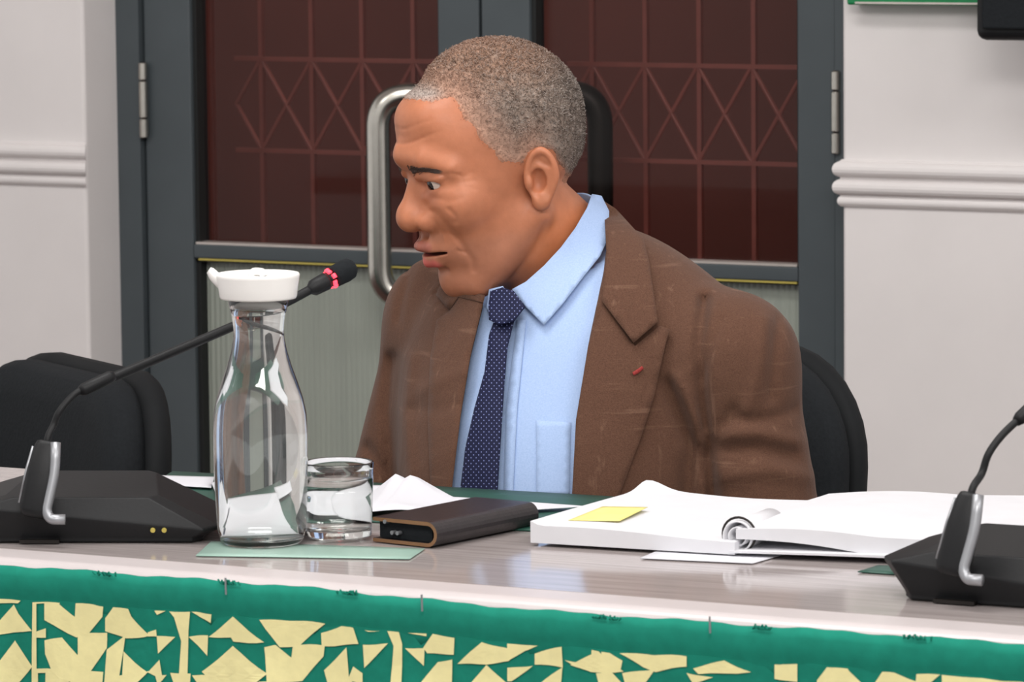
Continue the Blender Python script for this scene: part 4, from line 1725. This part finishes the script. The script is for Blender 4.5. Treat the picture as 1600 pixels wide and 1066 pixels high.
# short curled strands over the shell soften its outline
SV, SF = [], []
pick = RNG.choice(len(V), 34000)
gdt = 1.0
tp = lambda Q_: (Q_[:, 0], Q_[:, 1], Q_[:, 2])
P0 = V[pick] + RNG.normal(0, .5, (len(pick), 3))
grad = np.stack([head(tp(P0 + gdt * np.eye(3)[k]), False, False) - head(tp(P0 - gdt * np.eye(3)[k]), False, False) for k in range(3)], 1)
grad /= np.linalg.norm(grad, axis=1)[:, None]
outd = head(tp(P0), False, False)
P0, grad, outd = P0[outd > .2], grad[outd > .2], outd[outd > .2]
tang = RNG.normal(0, 1, P0.shape)
tang -= grad * (tang * grad).sum(1)[:, None]
tang /= np.linalg.norm(tang, axis=1)[:, None]
side = np.cross(grad, tang)
ln = (.35 + .65 * sst(outd, .5, 6))[:, None] * RNG.uniform(.7, 1.2, (len(P0), 1))
A_ = [P0 - grad * .4, P0 + (grad * .9 + tang * .5) * ln, P0 + (grad * 1.5 + tang * 1.2) * ln, P0 + (grad * 1.7 + tang * 2.0) * ln]
W_ = (.26, .26, .22, .10)
rows = []
for a_, w_ in zip(A_, W_):
    rows += [a_ + side * w_, a_ - side * w_ * .6 + grad * w_, a_ - side * w_ * .6 - grad * w_]
S_ = np.stack(rows, 1)                           # n, 12, 3
n_s = len(S_)
tri = []
for k in range(3):
    for j in range(3):
        a, b = k * 3 + j, k * 3 + (j + 1) % 3
        tri.append((a, b, b + 3, a + 3))
tri = np.array(tri)
FS = (np.arange(n_s)[:, None, None] * 12 + tri[None]).reshape(-1, 4) + len(V)
hair = pchild('hair', h2v(np.concatenate([V, S_.reshape(-1, 3)])), np.concatenate([rm[F], FS]), MT['hair'])
HV = np.concatenate([V, np.repeat(P0, 12, 0)])
hl_ = polysd(HV[:, 0], HV[:, 2], HLINE)
hc = np.tile(np.array(srgb(150, 132, 120)), (len(HV), 1))


def hmix(m_, c):
    m_ = np.clip(m_, 0, 1)[:, None]
    hc[:, :3] = hc[:, :3] * (1 - m_) + np.array(srgb(*c)[:3]) * m_


vn = lambda k, o: np.sin(HV[:, 0] * k + o + 2 * np.sin(HV[:, 2] * k * .7 + o)) * np.sin(HV[:, 2] * k * 1.1 + 1.7 * np.sin(HV[:, 1] * k + o)) * np.cos(HV[:, 1] * k * .9 + o)
hmix(sst(HV[:, 2], 55, 110) * .7, (152, 120, 100))
hmix(sst(-HV[:, 0], 10, 70) * .75, (104, 95, 89))
hmix(np.clip(vn(.16, .4), 0, 1) * .5, (176, 160, 148))
hmix(np.clip(-vn(.21, 1.9), 0, 1) * .55, (98, 84, 76))
hmix(np.clip(vn(.45, 2.9), 0, 1) * .4, (196, 184, 174))
hmix(np.clip(-vn(.5, .9), 0, 1) * .4, (92, 80, 72))
rs = np.repeat(RNG.uniform(0, 1, len(P0)), 12)
hmix(np.concatenate([np.zeros(len(V)), (rs > .62) * .6]), (206, 196, 188))
hmix(np.concatenate([np.zeros(len(V)), (rs < .34) * .6]), (74, 62, 56))
hc[:, :3] *= .86
hmix(sst(HV[:, 2], 60, 105) * .35, (142, 104, 82))
hmix((1 - sst(hl_, 4, 42)) * .9 * sst(HV[:, 0], -30, 15) * (1 - sst(HV[:, 0], 58, 76)), (180, 142, 122))
hmix((1 - sst(hl_, 4, 22)) * .8 * sst(HV[:, 0], 58, 80), (176, 166, 160))
hmix((1 - sst(hl_, -2, 9)) * .8, (176, 122, 96))
ha = hair.data.color_attributes.new('tint', 'FLOAT_COLOR', 'POINT')
ha.data.foreach_set('color', hc.astype(np.float32).ravel())


def march(px, py, fn, off, d0=3.95, it=90):
    """first hit of the viewing rays with fn = off"""
    px, py = np.asarray(px, float), np.asarray(py, float)
    dr = toV(FWD[None] + CR[None] * ((px - 800) / FPX)[:, None] - CU[None] * ((py - 533) / FPX)[:, None])
    ln = np.linalg.norm(dr, axis=1)[:, None]
    t_ = np.full(len(px), d0)
    best, bt = np.full(len(px), 9.), t_.copy()
    for _ in range(it):
        P = CAMV + dr * t_[:, None]
        s_ = fn((P[:, 0], P[:, 1], P[:, 2])) - off
        b = np.abs(s_) < best
        best, bt = np.where(b, np.abs(s_), best), np.where(b, t_, bt)
        t_ = t_ + np.maximum(s_, -.02) * .7 * (t_ < 5.2)
    return CAMV + dr * bt[:, None], best


def drape(poly, fn, off, th, step=9, lift=None):
    """a cloth piece of given outline laid on the surface fn = off, th thick"""
    bp = []
    n = len(poly)
    for i in range(n):
        a, b = np.array(poly[i], float), np.array(poly[(i + 1) % n], float)
        k = max(1, int(np.linalg.norm(b - a) / step))
        bp += [tuple(a + (b - a) * j / k) for j in range(k)]
    bp = np.array(bp)
    gx, gy = np.meshgrid(np.arange(bp[:, 0].min(), bp[:, 0].max(), step), np.arange(bp[:, 1].min(), bp[:, 1].max(), step))
    gp = np.stack([gx.ravel() + (np.arange(gx.size) // gx.shape[1] % 2) * step / 2, gy.ravel()], 1)
    inn = polysd(gp[:, 0], gp[:, 1], [tuple(q) for q in bp]) > step * .45
    pts = np.concatenate([bp, gp[inn]])
    nb = len(bp)
    r_ = mg.delaunay_2d_cdt([Vector(q) for q in pts], [(i, (i + 1) % nb) for i in range(nb)], [], 1, 1e-4)
    pts = np.array([tuple(q) for q in r_[0]])
    tri = [t_ for t_ in r_[2] if pip(np.array([np.mean([pts[i] for i in t_], 0)]), [tuple(q) for q in bp])[0]]
    edge = {}
    for t_ in tri:
        for a, b in zip(t_, t_[1:] + t_[:1]):
            edge[(a, b)] = 1
    rim = [(a, b) for a, b in edge if (b, a) not in edge]
    A_, _ = march(pts[:, 0], pts[:, 1], fn, off)
    dirv = A_ - CAMV
    dirv /= np.linalg.norm(dirv, axis=1)[:, None]
    if lift is not None:
        A_ = A_ - dirv * lift(pts[:, 0], pts[:, 1])[:, None]
    B = A_ + dirv * th
    m_ = len(pts)
    a, b, c = tri[0]
    ccw = np.cross(pts[b] - pts[a], pts[c] - pts[a]) < 0       # pixel y runs down
    F = []
    for t_ in tri:
        F.append(tuple(t_) if ccw else tuple(t_[::-1]))
        F.append(tuple(i + m_ for i in (t_[::-1] if ccw else t_)))
    for a, b in rim:
        F.append((a, a + m_, b + m_, b) if ccw else (b, b + m_, a + m_, a))
    return np.concatenate([A_, B]), F, np.concatenate([pts, pts])


# ---- eyebrows
for s_ in (1, -1):
    m = MB()
    for i in range(420):
        t_ = RNG.uniform(0, 1)
        s0 = 12 + 36 * t_
        u0 = 18 + 4.5 * math.sin(t_ * 2.2) - 5 * t_ + RNG.normal(0, 1.9) * (1 - .55 * t_)
        fx = 128.0
        for _ in range(40):
            fx -= max(float(head((np.array(fx), np.array(s0 * s_), np.array(u0)))), .02) * .8
        p0 = np.array([fx + .2, s0 * s_, u0])
        dr = np.array([-.25 - .35 * t_, .85 * s_, .55 - .75 * t_])
        dr /= np.linalg.norm(dr)
        ln = RNG.uniform(5, 8.5)
        p1 = p0 + dr * ln * .5 + np.array([1.4, .4 * s_, 0])
        p2 = p0 + dr * ln + np.array([1.2, .6 * s_, 0])
        V, F = tube([h2v(p0), h2v(p1), h2v(p2)], [.00036, .00034, .00014], 5)
        m.add(V, F)
    pchild('eyebrow', m.v, m.f, MT['brow'], smooth=True)

# ---- shirt, collar, tie
def shirtf(P):
    return smin(torso(P) - .006, neck(P) - .004 + np.clip(P[2] - NB[2] - .02, 0, 1) * .6, .03)


V, F = sample(lambda P: smax(smax(shirtf(P), .50 - P[2], .004), ringp(P, .014, .10), .003), (BE[0] - .30, BE[1] - .25, .49), (BE[0] + .30, BE[1] + .22, 1.0), .006)
fy = np.maximum(0, 1)
shirt = pchild('shirt', V, F, MT['shirt'])
neckf = lambda P: smin(neck(P) - .004, torso(P) - .008, .03)
V, F, _ = drape([(925, 303), (917, 325), (899, 356), (876, 387), (850, 415), (822, 440), (800, 452), (822, 480), (850, 508), (880, 474), (912, 432), (938, 400), (950, 372), (952, 330), (940, 306)], neckf, .005, .003, 7)
pchild('collar', V, F, MT['shirt'], shirt)
V, F, _ = drape([(764, 452), (786, 447), (790, 456), (776, 468), (768, 492), (760, 480)], neckf, .005, .003, 5)
pchild('collar', V, F, MT['shirt'], shirt)
# collar band round the neck
cc_ = VP(846, 383, 4.535)
ax_n = (NECK_B - NECK_A) / np.linalg.norm(NECK_B - NECK_A)
b1 = np.cross(ax_n, [0, 1, 0])
b1 /= np.linalg.norm(b1)
b2 = np.cross(ax_n, b1)
top = np.array([[cc_ + ax_n * z + (.0655 + .004 * (z < 0)) * (math.cos(a) * b1 + math.sin(a) * b2) for a in np.linspace(0, 2 * PI, 49)] for z in (-.04, -.002)])
bot = np.array([[cc_ + ax_n * z + (.0635 + .004 * (z < 0)) * (math.cos(a) * b1 + math.sin(a) * b2) for a in np.linspace(0, 2 * PI, 49)] for z in (-.04, -.002)])
V, F = thick_grid(bot, top)
pchild('collar_band', V, F, MT['shirt'], shirt)
V, F, _ = drape([(838, 657), (892, 660), (890, 775), (838, 775)], shirtf, .0016, .0012, 10)
pchild('shirt_pocket', V, F, MT['shirt'], shirt)
V, F, _ = drape([(808, 500), (822, 500), (808, 640), (800, 800), (786, 800), (790, 640)], shirtf, .0016, .0012, 10)
pchild('button_placket', V, F, MT['shirt'], shirt)

tie_o = [(776, 490), (764, 523), (757, 581), (741, 638), (727, 699), (719, 764), (712, 850), (772, 850), (778, 764), (784, 666), (788, 605), (793, 544), (804, 500), (800, 488)]
V, F, UVp = drape(tie_o, shirtf, .012, .004, 8, lambda x, y: .004 * np.sin(np.clip((x - 700) / 100, 0, 1) * PI))
tie = pchild('tie', V, F, MT['tie'], uv=UVp / np.array([8.0, 9.0]))
V, F, UVp = drape([(766, 455), (785, 449), (803, 455), (821, 480), (803, 503), (780, 508), (764, 500), (763, 478)], smin_fn := (lambda P: smin(shirtf(P), neckf(P), .01)), .016, .010, 6)
pchild('tie_knot', V, F, MT['tie'], tie, uv=UVp / np.array([8.0, 9.0]))

# ---- jacket
VCUT = [(768, 430), (757, 470), (735, 560), (720, 650), (706, 762), (696, 1010), (884, 1010), (895, 775), (901, 656), (920, 534), (944, 420), (948, 345), (930, 285), (850, 300)]


FOLDS = [  # crease (-) and ridge (+) lines of the worn cloth: points, half width px, height m
    ([(1100, 470), (1092, 540), (1097, 610), (1104, 690), (1118, 800)], 10, -.010),
    ([(1040, 600), (1062, 655), (1080, 700), (1070, 790)], 12, -.006), ([(1058, 590), (1085, 650), (1098, 690)], 9, .005),
    ([(1120, 705), (1180, 700), (1235, 712)], 11, -.005), ([(1125, 680), (1185, 676), (1245, 690)], 11, .004),
    ([(1150, 655), (1200, 655), (1240, 640)], 8, -.004), ([(1130, 745), (1200, 735), (1260, 745)], 12, .004),
    ([(1215, 500), (1210, 560), (1205, 620)], 8, -.004), ([(1195, 500), (1188, 570), (1170, 640)], 10, .0035),
    ([(1128, 500), (1110, 540), (1098, 590)], 7, -.004), ([(1145, 640), (1118, 690)], 9, -.005),
    ([(640, 425), (628, 470), (622, 500)], 6, -.004), ([(613, 560), (605, 640), (610, 720), (620, 800)], 10, -.008),
    ([(640, 560), (632, 650), (640, 760)], 12, .004), ([(660, 610), (700, 590), (740, 575)], 10, .0025), ([(640, 640), (690, 640), (720, 632)], 9, -.002),
    ([(682, 458), (690, 474), (700, 483)], 5, -.004), ([(575, 700), (600, 740), (612, 790)], 9, -.005), ([(1020, 560), (1010, 640), (985, 720)], 6, -.002),
]


def jacket_solid(P):
    d = smin(torso(P) - .014, cap(P, NB, SHL, .056, .056), .02)
    d = smin(d, cap(P, NB, SHR, .056, .056), .02)
    ar = smin(cap(P, SHL, ELL_, .0615, .057), cap(P, SHR, ELR, .0575, .056), .005)
    for s_, E_, wr_ in HANDS:
        ar = smin(ar, cap(P, E_, wr_, .056, .040), .02)
    d = smin(d, ar, .026)
    d = smin(d, neck(P) - .010 + np.clip(P[2] - NB[2] - .045, 0, 1) * 2.0, .02)
    return d


def jacket_surf(P):
    d = jacket_solid(P)
    px, py = pix(P)
    near = sst(-((P[0] - CH[0]) * -TF[0] + (P[1] - CH[1]) * -TF[1]), -.06, .02)
    for pts, wd, hh in FOLDS:
        d = d - hh * fold(px, py, pts, wd) * near
    return d


def jacketf(P):
    d = jacket_surf(P)
    inner = jacket_solid(P) + .017
    px, py = pix(P)
    cut = polysd(px, py, VCUT) / 1600.0
    front = ((P[0] - NB[0]) * TF[0] + (P[1] - NB[1]) * TF[1]) + .02
    cut = np.minimum(cut, front)
    d = smax(d, -inner, .001)
    d = smax(d, cut, .0015)
    d = smax(d, -(neck(P) - .006), .002)
    d = smax(d, ringp(P, .012), .003)
    d = np.maximum(d, .47 - P[2])
    for s_, E_, wr_ in HANDS:
        k = wr_ - E_
        k = k / np.linalg.norm(k)
        e_ = (P[0] - wr_[0]) * k[0] + (P[1] - wr_[1]) * k[1] + (P[2] - wr_[2]) * k[2]
        near_w = np.sqrt((P[0] - wr_[0]) ** 2 + (P[1] - wr_[1]) ** 2 + (P[2] - wr_[2]) ** 2) - .09
        d = np.maximum(d, -np.maximum(-(e_ + .01), near_w))
    return d


V, F = sample(jacketf, (BE[0] - .34, BE[1] - .42, .46), (BE[0] + .34, BE[1] + .22, 1.03), .0042)
V = lapsmooth(V, F, 1, .3)
jacket = pchild('jacket', V, F, MT['linen'])
V, F, _ = drape([(945, 470), (919, 540), (900, 656), (894, 769), (888, 880), (918, 880), (968, 774), (1003, 680), (1022, 619), (1041, 534), (1047, 515), (1031, 509), (992, 541)], jacket_surf, .004, .0035, 9, lambda x, y: .0035 * sst(x - (960 - .0 * y), 0, 70))
pchild('lapel', V, F, MT['linen'], jacket)
V, F, _ = drape([(934, 308), (944, 330), (948, 400), (940, 470), (990, 536), (1028, 503), (1014, 408), (1006, 374), (962, 326)], jacket_surf, .009, .006, 8, lambda x, y: .003 * sst(x - 950, 0, 60))
pchild('jacket_collar', V, F, MT['linen'], jacket)
V, F, _ = drape([(758, 462), (735, 555), (720, 648), (707, 756), (699, 880), (676, 880), (672, 756), (668, 650), (672, 560), (682, 500), (702, 486), (716, 450)], jacket_surf, .004, .003, 9)
pchild('lapel', V, F, MT['linen'], jacket)
V, F, _ = drape([(757, 474), (716, 464), (702, 485), (681, 461), (688, 444), (722, 448)], jacket_surf, .005, .003, 8)
pchild('jacket_collar', V, F, MT['linen'], jacket)
V, F, _ = drape([(988, 582), (996, 577), (1003, 572), (1006, 576), (998, 583), (990, 587)], jacket_surf, .0085, .001, 3)
tag(pchild('stitched_mark', V, F, MT['red_thread'], jacket), 'small red stitched mark')

# ---- trousers and shoes, under the table
V, F = sample(lambda P: smax(smin(legs(P) - .009, ell(P, HIPS, (.172, .14, .115), TAX), .03), .075 - P[2], .005), (BE[0] - .36, BE[1] - .62, .06), (BE[0] + .36, BE[1] + .26, .66), .008)
pchild('trousers', V, F, MT['trouser'])
for i in (0, 1):
    sv = LEGS
    LEGS_ALL = LEGS
    LEGS = [LEGS_ALL[i]]
    a = LEGS_ALL[i][2]
    V, F = sample(lambda P: smax(feet(P, .007), P[2] - .085, .004), (a[0] - .20, a[1] - .30, -.012), (a[0] + .20, a[1] + .16, .13), .006)
    pchild('shoe', V, F, MT['shoe'])
    LEGS = LEGS_ALL
